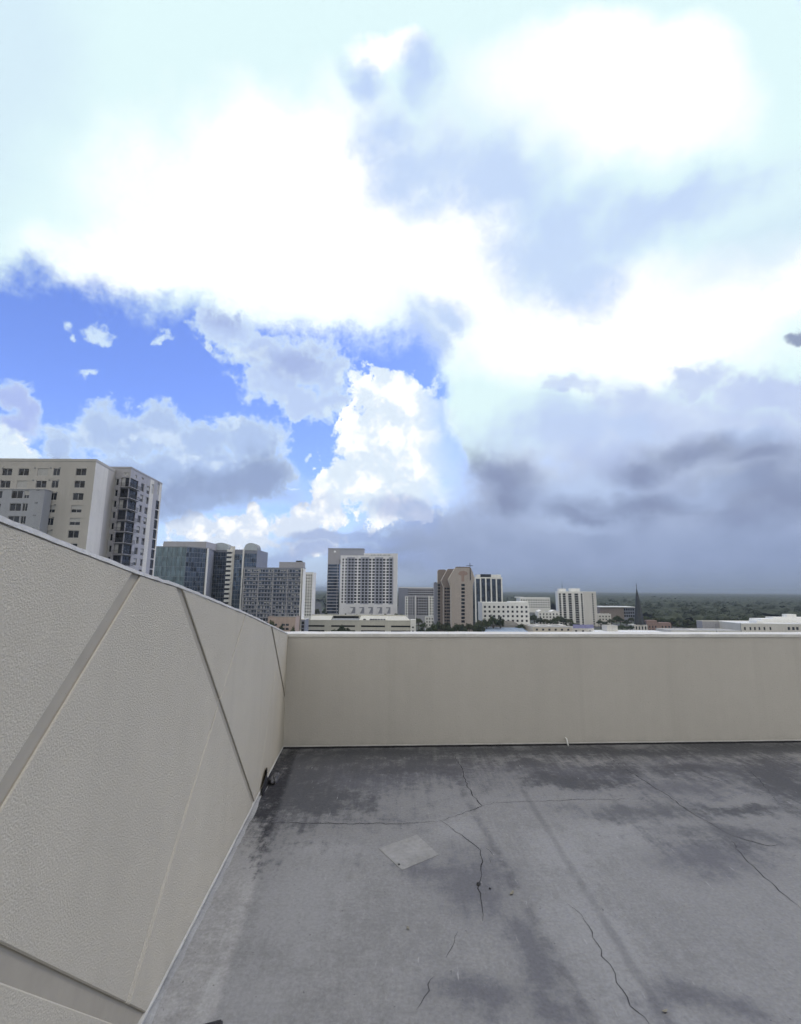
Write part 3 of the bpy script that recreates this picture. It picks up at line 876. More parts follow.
def hit(u, v, P, Q):
    """(s, z) where the line of sight meets the upright plane through P and Q."""
    d = ray(u, v); e = Q - P; n = Vector((e.y, -e.x)).normalized()
    t = P.dot(n) / (d.x * n.x + d.y * n.y)
    h_ = Vector((d.x * t, d.y * t))
    return (h_ - P).dot(e.normalized()), EYE + d.z * t

def facade(mb, P, Q, z0, z1, rects, depth, mi=0, mi_of=None):
    """Upright wall from P to Q with sunk openings; rects = (s0, s1, z0, z1)."""
    L = (Q - P).length; e = (Q - P) / L; n = Vector((e.y, -e.x))
    rects = [(max(0.02, a), min(L - 0.02, b), max(z0 + 0.02, c), min(z1 - 0.02, d)) for a, b, c, d in rects]
    rects = [r for r in rects if r[1] - r[0] > 0.05 and r[3] - r[2] > 0.05]
    rd = lambda x: round(x, 4)
    ss = sorted({rd(0), rd(L)} | {rd(r[0]) for r in rects} | {rd(r[1]) for r in rects})
    zs = sorted({rd(z0), rd(z1)} | {rd(r[2]) for r in rects} | {rd(r[3]) for r in rects})
    open_ = set()
    si = {s: i for i, s in enumerate(ss)}; zi = {z: i for i, z in enumerate(zs)}
    for r in rects:
        for i in range(si[rd(r[0])], si[rd(r[1])]):
            for j in range(zi[rd(r[2])], zi[rd(r[3])]): open_.add((i, j))
    pt = lambda s, z, o=0.0: (P.x + e.x * s + n.x * o, P.y + e.y * s + n.y * o, z)
    for i in range(len(ss) - 1):
        m = mi_of(0.5 * (ss[i] + ss[i+1])) if mi_of else mi
        j = 0
        while j < len(zs) - 1:
            if (i, j) in open_: j += 1; continue
            k = j
            while k + 1 < len(zs) - 1 and (i, k + 1) not in open_: k += 1
            mb.face((pt(ss[i], zs[j]), pt(ss[i+1], zs[j]), pt(ss[i+1], zs[k+1]), pt(ss[i], zs[k+1])), m)
            j = k + 1
    for a, b, c, d in rects:
        m = mi_of(0.5 * (a + b)) if mi_of else mi
        f, k = [(a, c), (b, c), (b, d), (a, d)], -depth
        for q in range(4):
            (s0, y0), (s1, y1) = f[q], f[(q + 1) % 4]
            mb.face((pt(s0, y0), pt(s0, y0, k), pt(s1, y1, k), pt(s1, y1)), m)
    return rects

_wm = {}
def window_mesh(w, h, style, gm, fm):
    """One window: pane, frame and bars; local x along the wall, y outward, origin bottom centre at the pane."""
    key = (round(w, 2), round(h, 2), style, gm.name, fm.name)
    if key in _wm: return _wm[key]
    mb = MB(); x0, x1 = -w / 2 - 0.02, w / 2 + 0.02
    mb.box((x0, -0.04, -0.02), (x1, 0.0, h + 0.02), 0)
    t = min(0.09, w * 0.07)
    if style != 'plain':
        mb.box((x0, 0.002, -0.02), (x0 + t, 0.05, h + 0.02), 1); mb.box((x1 - t, 0.002, -0.02), (x1, 0.05, h + 0.02), 1)
        mb.box((x0 + t, 0.002, -0.02), (x1 - t, 0.05, t), 1); mb.box((x0 + t, 0.002, h - t), (x1 - t, 0.05, h + 0.02), 1)
        mb.box((-t * 0.4, 0.002, t), (t * 0.4, 0.045, h - t), 1)
    if style == 'blind': mb.box((x0 + t, 0.003, t), (x1 - t, 0.02, h - t), 2)
    if style == 'half': mb.box((x0 + t, 0.003, h * 0.45), (x1 - t, 0.02, h - t), 2)
    if style == 'left': mb.box((x0 + t, 0.003, t), (-t * 0.4, 0.02, h - t), 2)
    if style == 'sill': mb.box((x0 - 0.06, 0.0, -0.12), (x1 + 0.06, 0.22, -0.02), 1)
    me = mb.mesh("window", [gm, fm, BLIND]); _wm[key] = me
    return me

def add_windows(root, wins, name="window", cap=100):
    """wins = (P, Q, s, z, w, h, depth, style, glass, frame): the nearest become parts, any beyond the cap one mass."""
    wins = sorted(wins, key=lambda w: (w[0] + (w[1] - w[0]).normalized() * w[2]).length - w[3] * 0.2)
    rest = None
    for i, (P, Q, s, z, w, h, dep, style, gm, fm) in enumerate(wins):
        e = (Q - P).normalized(); n = Vector((e.y, -e.x)); c = P + e * s - n * (dep - 0.05)
        me = window_mesh(w, h, style, gm, fm)
        M = Matrix(((e.x, n.x, 0, c.x), (e.y, n.y, 0, c.y), (0, 0, 1, z), (0, 0, 0, 1)))
        if i < cap:
            o = bpy.data.objects.new(name, me); COL.objects.link(o); o.parent = root
            o.matrix_local = Matrix.Translation(-Vector(root.location)) @ M
        else:
            if rest is None: rest = ([], [], [], [])
            b = len(rest[0])
            rest[0].extend(tuple(M @ v.co) for v in me.vertices)
            for p_ in me.polygons:
                m = me.materials[p_.material_index]
                if m not in rest[3]: rest[3].append(m)
                rest[1].append(tuple(b + k for k in p_.vertices)); rest[2].append(rest[3].index(m))
    if rest:
        mb = MB(); mb.v, mb.f, mb.mi = rest[0], rest[1], rest[2]
        o = mb.build(name, rest[3]); under(o, root); tag(o, kind='stuff')

def grid(s0, s1, n, w, z_top, n_rows, floor, h, first=0.0):
    """Window openings: n columns centred between s0 and s1, rows downward from z_top."""
    out = []
    for i in range(n):
        c = s0 + (s1 - s0) * (i + 0.5) / n
        for j in range(n_rows):
            z = z_top - first - j * floor
            out.append((c - w / 2, c + w / 2, z - h, z))
    return out

class Bld:
    def __init__(self, name, label, cat, poly, z1, mats, z0=GROUND, group=None):
        self.poly = [Vector((p[0], p[1])) for p in poly]
        c = sum(self.poly, Vector((0, 0))) / len(self.poly)
        self.t = thing(name, label, cat, (c.x, c.y, z0), group=group)
        self.z0, self.z1 = z0, z1
        self.mats = mats if isinstance(mats, list) else [mats]
        self.mb, self.wins, self.done = MB(), [], set()
    def edge(self, i): return self.poly[i], self.poly[(i + 1) % len(self.poly)]
    def face(self, i, rects, depth=0.25, styles=('frame',), gm=None, fm=None, mi=0, mi_of=None, z1=None, windows=True):
        P, Q = self.edge(i); self.done.add(i)
        rr = facade(self.mb, P, Q, self.z0, z1 or self.z1, rects, depth, mi, mi_of)
        rnd = random.Random(i * 7 + len(rr))
        for a, b, c, d in rr:
            self.wins.append((P, Q, (a + b) / 2, c, b - a, d - c, depth, rnd.choice(styles), gm or DARK, fm or FRAME))
    def finish(self, roof=ROOF, parapet=0.9, pmat=None, cap=100, roof_name="roof"):
        for i in range(len(self.poly)):
            if i not in self.done:
                P, Q = self.edge(i); facade(self.mb, P, Q, self.z0, self.z1, [], 0.2)
        under(self.mb.build("wall", self.mats), self.t)
        rb = MB()
        rb.prism([tuple(p) for p in self.poly], self.z1 + 0.003, self.z1 + 0.12, 0)
        if parapet:
            c = sum(self.poly, Vector((0, 0))) / len(self.poly)
            for i in range(len(self.poly)):
                P, Q = self.edge(i); e = (Q - P).normalized(); n = Vector((e.y, -e.x))
                q = [P + n * 0.06, Q + n * 0.06, Q - n * 0.3, P - n * 0.3]
                rb.prism([tuple(a) for a in q], self.z1 + 0.125 + 0.004 * i, self.z1 + parapet + 0.005 * i, 1)
        under(rb.build(roof_name, [roof, pmat or self.mats[0]]), self.t)
        if self.wins: add_windows(self.t, self.wins, cap=cap)
        return self.t
    def part(self, name, mb, mats, **kw):
        return under(mb.build(name, mats, **kw), self.t)

def fb(uL, uR, v, Y, depth):
    """Footprint with a front edge square to us, uL..uR at height v, and the top height there."""
    a, b = at(uL, v, Y), at(uR, v, Y)
    return [(a.x, Y), (b.x, Y), (b.x, Y + depth), (a.x, Y + depth)], 0.5 * (a.z + b.z)

def roof_box(b, uL, uR, v0, v1, Y, dep, mat, name="plant_room"):
    a, c = at(uL, v1, Y), at(uR, v1, Y); top = at(0.5 * (uL + uR), v0, Y).z
    mb = MB(); mb.box((a.x, Y, b.z1 + 0.13), (c.x, Y + dep, top)); b.part(name, mb, mat)

# ---- 1 beige tower filling the left edge
YA = 115.0
pA = at(96.5, 459, YA); YA2 = YA * 1.062; pA2 = at(109, 466.3, YA2)
xl = at(-70, 461, YA).x
A = Bld("apartment_tower", "beige apartment tower with a blank pale end wall at the left edge", "building",
        [(xl, YA), (pA.x, YA), (pA2.x, YA2), (pA2.x - 2, YA2 + 16), (xl, YA2 + 16)], pA.z - 0.8, [W_BEIGE, W_LIGHT])
P, Q = A.edge(0); rects = []
for u, w in ((-52, 2.6), (-33, 2.6), (-12, 2.6), (7, 2.6), (23.6, 2.7), (42.7, 2.7), (56.5, 1.75), (81, 2.7)):
    s, z = hit(u, 472, P, Q)
    for j in range(12): rects.append((s - w / 2, s + w / 2, z - 0.95 - 3.22 * j, z + 0.95 - 3.22 * j))
A.face(0, rects, 0.22, ('frame', 'half', 'frame', 'frame', 'blind', 'frame'))
A.face(1, [], mi=1)  # paler end wall: its sunlit brightness is put into the colour
mb = MB()
for u in (35, 51, 60, 3):
    s, z = hit(u, 468, P, Q)
    for j in range(8):
        mb = MB(); mb.box((P.x + s - 0.2, YA - 0.08, z - 3.22 * j - 0.15), (P.x + s + 0.2, YA - 0.003, z - 3.22 * j + 0.15)); A.part("vent", mb, METAL)
A.finish(ROOF, 0.8)

# ---- 2 lower slate-grey wing in front of it
p = at(45, 489, 112.3)
Cw = Bld("apartment_wing", "lower blue-grey block standing in front of the beige tower at the left edge", "building",
         [(at(-80, 487, 112.3).x, 112.3), (p.x, 112.3), (p.x, 114.8), (at(-80, 487, 112.3).x, 114.8)], p.z - 0.3, wallp("cool_grey_render", 158, 161, 168))
P, Q = Cw.edge(0); rects = []
for u0, u1 in ((-62, -50), (-47, -41), (-20, -12), (-5, 2.2), (11.3, 22.7), (24, 29.2)):
    (s0, z), (s1, _) = hit(u0, 494.5, P, Q), hit(u1, 494.5, P, Q)
    for j in range(8): rects.append((s0, s1, z - 1.0 - 3.2 * j, z + 1.0 - 3.2 * j))
Cw.face(0, rects, 0.2, ('frame', 'half', 'frame'))
mb = MB()
for j in range(6):
    s, z = hit(38, 490, P, Q); mb = MB(); mb.box((P.x + s - 0.35, 112.2, z - 3.2 * j - 0.15), (P.x + s + 0.35, 112.297, z - 3.2 * j + 0.15)); Cw.part("vent", mb, METAL)
Cw.finish(ROOFG, 0.3)

# ---- 3 grey tower with the balcony corner
YB = 126.0
b0_, b1_, b2_ = at(104, 466.6, YB), at(131.5, 466.6, YB), at(162.5, 481.6, YB * 1.16)
B = Bld("balcony_tower", "grey apartment tower with a dark column of balconies on its corner beside the beige tower", "building",
        [(b0_.x, YB), (b1_.x, YB), (b2_.x, b2_.y), (b2_.x - 6, b2_.y + 10), (b0_.x, YB + 26)], b1_.z - 0.6, [W_GREY, W_LIGHT])
P, Q = B.edge(0); FL = 3.12; rects, bal = [], []
s, z = hit(116, 482, P, Q); zB = z
for j in range(13): rects.append((s - 0.75, s + 0.75, z - 0.95 - FL * j, z + 0.95 - FL * j))
sb0 = hit(121.3, 480, P, Q)[0]; LB = (Q - P).length
for j in range(13): bal.append((sb0, LB - 0.25, zB - 1.35 - FL * j, zB + 1.3 - FL * j))
sv = hit(126.7, 473.5, P, Q); vent = [(sv[0] - 0.7, sv[0] + 0.7, sv[1] - 0.5, sv[1] + 0.4)]  # opening with a pale pane; bright sky behind it put into the colour
B.done.add(0)
rr = facade(B.mb, P, Q, B.z0, B.z1, rects + bal + vent, 0.3)
for r in rects: B.wins.append((P, Q, (r[0]+r[1])/2, r[2], r[1]-r[0], r[3]-r[2], 0.3, 'left', DARK, FRAME))
for k, r in enumerate(bal): B.wins.append((P, Q, (r[0]+r[1])/2, r[2], r[1]-r[0], r[3]-r[2], 0.3, ('left', 'frame')[k % 2], DARK, DFRAME))
for r in vent: B.wins.append((P, Q, (r[0]+r[1])/2, r[2], r[1]-r[0], r[3]-r[2], 0.3, 'blind', DARK, W_WHITE))
P2, Q2 = B.edge(1); L2 = (Q2 - P2).length
sb1 = hit(138.3, 484, P2, Q2)[0]
rects, bal = [], []
for j in range(13): bal.append((0.25, sb1, zB - 1.35 - FL * j, zB + 1.3 - FL * j))
for u in (141.2, 147.2):
    s = hit(u, 500, P2, Q2)[0]
    for j in range(13):
        tall = 1.0 if j else 1.3
        rects.append((s - 0.95, s + 0.95, zB - 1.05 - FL * j, zB + tall - FL * j))
s = hit(157, 510, P2, Q2)[0]; dk = [(s - 1.2, s + 1.1, zB - 1.45 - FL * j, zB + 1.3 - FL * j) for j in range(1, 13)]
sky_gaps = []  # more openings whose pale panes stand for bright sky showing through
for u, v, w, hh in ((136, 476.5, 1.2, .9), (142.6, 478.5, 1.2, .7), (152.6, 489, 1.4, 3.0), (158.2, 489, 1.6, 3.6)):
    s, z = hit(u, v, P2, Q2); sky_gaps.append((s - w / 2, s + w / 2, z - hh / 2, z + hh / 2))
rects = [r for r in rects if not any(r[0] < v_[1] and r[1] > v_[0] and r[2] < v_[3] and r[3] > v_[2] for v_ in sky_gaps)]
B.done.add(1)
s_w = hit(149.5, 500, P2, Q2)[0]
facade(B.mb, P2, Q2, B.z0, B.z1, bal + rects + dk + sky_gaps, 0.3, mi_of=lambda s: 1 if s_w < s < s_w + 2.6 or s > L2 - 1.6 else 0)
for q in (bal, rects, dk):
    for k, r in enumerate(q): B.wins.append((P2, Q2, (r[0]+r[1])/2, r[2], r[1]-r[0], r[3]-r[2], 0.3, ('frame', 'half', 'left')[k % 3] if q is rects else 'frame', DARK, FRAME if q is rects else DFRAME))
for r in sky_gaps: B.wins.append((P2, Q2, (r[0]+r[1])/2, r[2], r[1]-r[0], r[3]-r[2], 0.3, 'blind', DARK, W_WHITE))
e1, e2 = (Q - P).normalized(), (Q2 - P2).normalized(); n1, n2 = Vector((e1.y, -e1.x)), Vector((e2.y, -e2.x))
cn = Q + (n1 + n2) / (1 + n1.dot(n2)) * 0.9
for j in range(13):
    z = zB - 1.5 - FL * j; mb = MB()
    path = [P + e1 * sb0 + n1 * 0.9, cn, P2 + e2 * sb1 + n2 * 0.9]
    mb.prism([tuple(P + e1 * sb0 + n1 * 0.01), tuple(path[0]), tuple(cn), tuple(path[2]), tuple(P2 + e2 * sb1 + n2 * 0.01), tuple(Q + (n1 + n2) * 0.01)], z - 0.12, z + 0.02, 0)
    for a, b in zip(path, path[1:]):
        L = (b - a).length; e = (b - a) / L; n = Vector((e.y, -e.x))
        M = Matrix(((e.x, n.x, 0, a.x), (e.y, n.y, 0, a.y), (0, 0, 1, z), (0, 0, 0, 1)))
        mb.box((0, -0.05, 1.02), (L, 0.0, 1.08), 1, M); mb.box((0, -0.05, 0.12), (L, 0.0, 0.17), 1, M)
        for k in range(int(L / 0.22)): mb.box((k * 0.22, -0.04, 0.17), (k * 0.22 + 0.03, -0.01, 1.02), 1, M)
    B.part("balcony", mb, [W_GREY, DFRAME])
mb = MB(); q = [P2 + e2 * (s_w + 2.7), Q2, Q2 - n2 * 6, P2 + e2 * (s_w + 2.7) - n2 * 6]
mb.prism([tuple(a) for a in q], B.z1 + 0.13, B.z1 + 0.5)
B.part("plant_room", mb, W_GREY)
B.finish(ROOF, 0.55, cap=100)

# ---- curtain-wall towers
def curtain(b, edges, glass_m, bay, floor, frame, z_from=None, proud=0.12):
    """Continuous glazing with a proud grid of bars on the given edges."""
    gb, mb = MB(), MB()
    for i in edges:
        P, Q = b.edge(i); b.done.add(i); L = (Q - P).length; e = (Q - P) / L; n = Vector((e.y, -e.x))
        z0 = b.z0 if z_from is None else z_from
        gb.face(((P.x, P.y, z0), (Q.x, Q.y, z0), (Q.x, Q.y, b.z1), (P.x, P.y, b.z1)))
        M = Matrix(((e.x, n.x, 0, P.x), (e.y, n.y, 0, P.y), (0, 0, 1, 0), (0, 0, 0, 1)))
        nb = max(1, round(L / bay))
        for k in range(nb + 1):
            s = L * k / nb; mb.box((s - 0.07, 0.004, z0), (s + 0.07, proud, b.z1), 0, M)
        k = 0
        while b.z1 - k * floor > z0:
            z = b.z1 - k * floor; mb.box((0, 0.003, z - 0.14), (L, proud * 0.7, z + 0.14), 0, M); k += 1
        if z_from is not None: facade(b.mb, P, Q, b.z0, z_from, [], 0.2)
    b.part("glazing", gb, glass_m); b.part("mullions", mb, frame)

YD = 330.0
d0_, d1_, d2_ = at(154, 547, YD), at(187, 547, YD), at(208.5, 548.8, YD * 1.04)
D = Bld("glass_tower", "teal glass office block with a flat roof, nearest the balcony tower", "building",
        [(d0_.x, YD), (d1_.x, YD), (d2_.x, d2_.y), (d2_.x - 6, d2_.y + 40), (d0_.x, YD + 50)], d0_.z, [W_SLATE])
curtain(D, (0,), TEAL, 3.6, 7.0, METAL)
P, Q = D.edge(1)
curtain(D, (1,), NAVY, 2.2, 3.5, METAL)
fin = MB(); e = (Q - P).normalized(); n = Vector((e.y, -e.x))
fin.prism([tuple(Q - e * 1.2 + n * 0.02), tuple(Q + n * 0.02), tuple(Q + n * 0.8), tuple(Q - e * 1.2 + n * 0.8)], D.z0, D.z1 + 0.4)
D.part("corner_fin", fin, W_WHITE)
roof_box(D, 163, 206, 541.5, 547, YD + 12, 20, W_GREY)
D.finish(ROOFG, 0.6, METAL)

def arch_top(b, P, Q, rise, m, name, depth=10.0, base=0.0):
    """Segment-arched gable wall standing on the roof line from P to Q."""
    L = (Q - P).length; e = (Q - P) / L; n = Vector((e.y, -e.x)); mb = MB(); N = 14
    fr, bk2 = [], []
    for i in range(N + 1):
        a = math.pi * i / N; s = L / 2 - math.cos(a) * L / 2; z = b.z1 + base + math.sin(a) ** 0.8 * rise
        p_ = P + e * s; fr.append((p_.x, p_.y, z)); q_ = p_ - n * depth; bk2.append((q_.x, q_.y, z))
    lo = lambda q: (q[0], q[1], b.z1 - 0.5)
    for i in range(N):
        mb.face((lo(fr[i]), lo(fr[i+1]), fr[i+1], fr[i]), 0); mb.face((fr[i], fr[i+1], bk2[i+1], bk2[i]), 1)
        mb.face((lo(bk2[i+1]), lo(bk2[i]), bk2[i], bk2[i+1]), 0)
    b.part(name, mb, m)

YE = 362.0
pE = [at(u, 549.5, YE) for u in (208.8, 229.2, 235.2, 243.4, 245.4, 257.2)]
zE = pE[0].z
E = Bld("twin_arch_tower", "dark glass tower with two arched roof caps and a white zigzag strip of balconies", "building",
        [(pE[0].x, YE), (pE[5].x, YE), (pE[5].x, YE + 30), (pE[0].x, YE + 30)], zE, [W_SLATE])
P, Q = E.edge(0); E.done.add(0)
facade(E.mb, P, Q, E.z0, E.z1, [], 0.2)
def bay_glass(uL, uR, proud, gm, ztop, name):
    a, c = at(uL, 549.5, YE).x, at(uR, 549.5, YE).x
    gb, mb = MB(), MB()
    gb.box((a, YE - proud, E.z0), (c, YE - 0.01, ztop))
    nb = max(2, round((c - a) / 1.9))
    for k in range(nb + 1): x = a + (c - a) * k / nb; mb.box((x - 0.06, YE - proud - 0.1, E.z0), (x + 0.06, YE - proud - 0.004, ztop))
    z = ztop
    while z > E.z0: mb.box((a, YE - proud - 0.07, z - 0.12), (c, YE - proud - 0.003, z + 0.12)); z -= 3.5
    E.part("glazing", gb, gm); E.part("mullions", mb, METAL)
bay_glass(208.8, 229.0, 0.6, NAVY, zE - 2.0, "left"); bay_glass(235.4, 243.4, 0.5, NAVY, zE - 3.5, "mid"); bay_glass(245.6, 257.0, 0.9, BLUEG, zE - 3.0, "right")
arch_top(E, Vector((pE[0].x + 2, YE - 0.3)), Vector((pE[1].x, YE - 0.3)), 5.4, [W_ARCH, ROOFG], "arched_cap")
arch_top(E, Vector((pE[4].x - 1, YE - 0.3)), Vector((pE[5].x, YE - 0.3)), 5.2, [W_ARCH, ROOFG], "arched_cap", base=0.2)
mb = MB(); xa, xb = pE[1].x + 0.3, pE[2].x
mb.box((xa + 1.2, YE - 1.2, E.z0), (xb, YE - 0.02, zE + 2.5)); E.part("stair_shaft", mb, W_LIGHT)
k, z = 0, zE
while z > E.z0:
    mb = MB(); mb.box((xa - 0.9, YE - 2.6, z - 1.9), (xb - 1.4, YE - 1.22, z)); mb.box((xa - 0.5, YE - 2.2, z - 3.4), (xb - 2.2, YE - 1.22, z - 1.91), 1)
    E.part("balcony", mb, [W_WHITE, DARK]); z -= 3.5
mb = MB(); mb.box((pE[3].x + 0.1, YE - 1.4, E.z0), (pE[4].x - 0.4, YE - 0.02, zE + 0.6)); E.part("white_fin", mb, W_WHITE)
E.finish(ROOFG, 0)

YF = 345.0
poly, zF = fb(244, 303.5, 568.2, YF, 9)
Fb = Bld("grid_apartment_block", "wide blue-grey apartment block with a dense window grid and a roof plant room", "building", poly, zF, [W_SLATE, W_WHITE])
L = poly[1][0] - poly[0][0]; wx = L / 19
Fb.face(0, grid(0.3, L - 1.6, 19, wx * 0.70, zF - 1.0, 17, 2.95, 2.0), 0.3, ('frame', 'frame', 'half', 'left'), BLUEG, METAL, mi_of=lambda s: 1 if s > L - 1.5 else 0)
Fb.face(1, [], mi=1)
mb = MB()
for k in range(1, 17):
    z = zF - 1.0 - 2.95 * k + 0.55
    for a, b_ in ((0.02, 0.24), (0.27, 0.47), (0.5, 0.72), (0.75, 0.95)):
        mb.box((poly[0][0] + L * a, YF - 0.7, z - 0.10), (poly[0][0] + L * b_, YF - 0.004, z + 0.10))
Fb.part("balcony_slab", mb, W_GREY)
for k in range(6):
    mb = MB(); x = poly[0][0] + L * (0.005 + 0.243 * min(k, 4)) if k < 5 else poly[1][0] - 0.9
    mb.box((x, YF - 0.5, Fb.z0), (x + 0.6, YF - 0.003, zF - 0.3 - 0.02 * k)); Fb.part("pilaster", mb, W_GREY if k < 4 else W_WHITE)
roof_box(Fb, 279, 303.5, 562, 568, YF + 2, 6, W_GREY); roof_box(Fb, 296, 301.5, 560.6, 562, YF + 3, 4, DFRAME, "roof_unit")
Fb.finish(ROOFG, 0.5)

poly, zG = fb(305.5, 313, 573, 470, 18)
Gt = Bld("slim_tower", "slim white apartment tower just right of the wide window-grid block", "building", poly, zG, W_WHITE)
L = poly[1][0] - poly[0][0]
Gt.face(0, grid(0.3, L - 0.3, 3, 1.3, zG - 1.5, 14, 3.0, 1.7), 0.3, ('plain',)); Gt.finish(ROOF, 0.8)

poly, zL = fb(268, 295.5, 617.5, 330, 20)
Lo = Bld("low_shop", "low pinkish building with a flat roof left of the parking garage", "building", poly, zL, W_PINK)
L = poly[1][0] - poly[0][0]
Lo.face(0, grid(L * 0.5, L * 0.78, 2, 2.2, zL - 4.2, 3, 2.8, 1.6) + grid(1, L * .35, 3, 1.6, zL - 4.2, 3, 2.8, 1.6), 0.25, ('frame',))
Lo.finish(ROOFG, 0.5)
poly, zL = fb(296, 305, 619.8, 345, 14)
Lo = Bld("white_shed", "small white-roofed dark-fronted building squeezed between pink shop and garage", "building", poly, zL, W_SLATE)
Lo.face(0, grid(0.2, poly[1][0] - poly[0][0] - .2, 2, 2.4, zL - 1.2, 4, 2.6, 2.0), 0.25, ('plain',)); roof_box(Lo, 297, 301, 616, 620, 350, 4, W_WHITE, "roof_unit")
Lo.finish(ROOFW, 0.7, W_WHITE)

# ---- parking garage
YP = 400.0
gl, gr, gbk = at(305, 621, YP), at(415.5, 621.5, YP), at(312, 615, YP)
GZ = gl.z
Pg = Bld("parking_garage", "low pale concrete parking garage with long dark open slots", "building", [(gl.x, YP), (gr.x, YP), (gr.x - 6, YP + 44), (gl.x + 4, YP + 44)], GZ, [W_CONC, VOID])
P, Q = Pg.edge(0); rects = []
for u0, u1 in ((306.5, 324.5), (331, 355), (361, 385), (391, 410.5)):
    s0, s1 = hit(u0, 626, P, Q)[0], hit(u1, 626, P, Q)[0]
    for j in range(5): z = at(350, 626.2, YP).z - 4.1 * j; rects.append((s0, s1, z - 0.75, z + 0.75))
Pg.done.add(0); facade(Pg.mb, P, Q, Pg.z0, GZ, rects, 1.5)
for r in rects: Pg.mb.face([(P.x + s, P.y + 1.5, z) for s, z in ((r[0], r[2]), (r[1], r[2]), (r[1], r[3]), (r[0], r[3]))], 1)  # near-black sheet behind each slot; inside shade put into the colour
P1_, Q1_ = Pg.edge(1); Pg.done.add(1)
facade(Pg.mb, P1_, Q1_, Pg.z0, GZ, [(3, 40, at(350, 626.2, YP).z - 4.1 * j - .75, at(350, 626.2, YP).z - 4.1 * j + .75) for j in range(5)], 0.4)
# roof deck: solid parapets, a tall back wall with a dark opening, ramp roof and light stair tower
rb = MB(); rb.prism([tuple(q) for q in Pg.poly], GZ + 0.003, GZ + 0.1, 1)
rb.box((gl.x, YP - 0.05, GZ + 0.11), (gr.x, YP + 0.3, GZ + 1.0), 0)
under(rb.build("roof", [W_CONC, ROOFG]), Pg.t)
mb = MB(); xs = [at(u, 615, YP + 40).x for u in (312, 333.5, 359, 405)]; zt = at(350, 614.6, YP + 40).z
mb.box((xs[0], YP + 38, GZ + 0.11), (xs[1], YP + 40, zt)); mb.box((xs[2], YP + 38, GZ + 0.11), (xs[3], YP + 40, zt)); mb.box((xs[1], YP + 38, zt - 1.2), (xs[2], YP + 40, zt - 0.003))
Pg.part("back_wall", mb, W_CONC)
mb = MB(); mb.box((xs[1], YP + 40.1, GZ + 0.11), (xs[2], YP + 40.4, zt - 1.21)); Pg.part("opening_shade", mb, VOID)  # near-black panel fills the opening; its shade is put into the colour
mb = MB(); x0 = at(359, 618, YP + 14).x
mb.face(((x0, YP + 14, GZ + 0.12), (gr.x - 4, YP + 14, GZ + 0.12), (gr.x - 8, YP + 37.9, zt - 1.0), (x0, YP + 37.9, zt - 0.8)))
mb.face(((gl.x + 2, YP + 14, GZ + 0.12), (at(331, 618, YP + 14).x, YP + 14, GZ + 0.12), (xs[1], YP + 37.9, zt - 0.9), (xs[0], YP + 37.9, zt - 0.9)))
Pg.part("ramp_deck", mb, W_CONC)
mb = MB(); a = at(410.5, 621, YP - 1.5).x; mb.box((a, YP - 1.5, GROUND), (gr.x + 0.3, YP + 5, at(413, 619.6, YP).z)); Pg.part("stair_tower", mb, W_WHITE)
mb = MB()
for v in (627.3, 631.2): z = at(413, v, YP - 1.5).z; mb.box((a + 1.4, YP - 1.56, z - 0.6), (a + 2.8, YP - 1.503, z + 0.6))
Pg.part("stair_window", mb, DARK)
Pg.finish(ROOFG, 0, roof_name="deck_slab")

def car(name, label, p, rz, mat_body, group):
    t = thing(name, label, "car", p, rz, group)
    mb = MB(); prof_ = [(-2.2, .35), (-2.2, .8), (-1.9, .95), (-1.2, 1.0), (-0.6, 1.45), (0.8, 1.48), (1.6, 1.0), (2.15, .9), (2.2, .35)]
    for sx in (1,):
        fr = [(x, -0.9, z) for x, z in prof_]; bk3 = [(x, 0.9, z) for x, z in prof_]
        mb.face(fr); mb.face(bk3[::-1])
        for i in range(len(prof_)): j = (i + 1) % len(prof_); mb.face((fr[i], bk3[i], bk3[j], fr[j]))
    link("body", mb.mesh("body", mat_body), t)
    mb = MB(); mb.box((-0.9, -0.915, 1.02), (1.2, -0.901, 1.36)); mb.box((-0.9, 0.901, 1.02), (1.2, 0.915, 1.36)); link("window", mb.mesh("window", DARK), t)
    for x in (-1.4, 1.4):
        for y in (-0.85, 0.85):
            mb = MB(); mb.tube([(x, y - 0.1, 0.33), (x, y + 0.1, 0.33)], [0.33, 0.33], 10); link("wheel", mb.mesh("wheel", VOID), t)
    return t
CARS = [paint("car_paint_dark", (0.02, 0.02, 0.025), 0.3, 0.1, 1), paint("car_paint_silver", (0.4, 0.41, 0.42), 0.3, 0.1, 1), paint("car_paint_white", (0.7, 0.7, 0.7), 0.3, 0.1, 1)]
for i, u in enumerate((364.6, 371, 373.6, 376.2, 378.9, 381.6, 384.4)):
    q = at(u, 619, YP + 9.0)
    car("parked_car", ("lone dark car parked on the garage roof, left of the row" if i == 0 else "dark car in the short row parked on the garage roof"), (q.x, YP + 9, GZ + 0.1), R(86 + (i * 37) % 9), CARS[0], "cars on the garage roof")

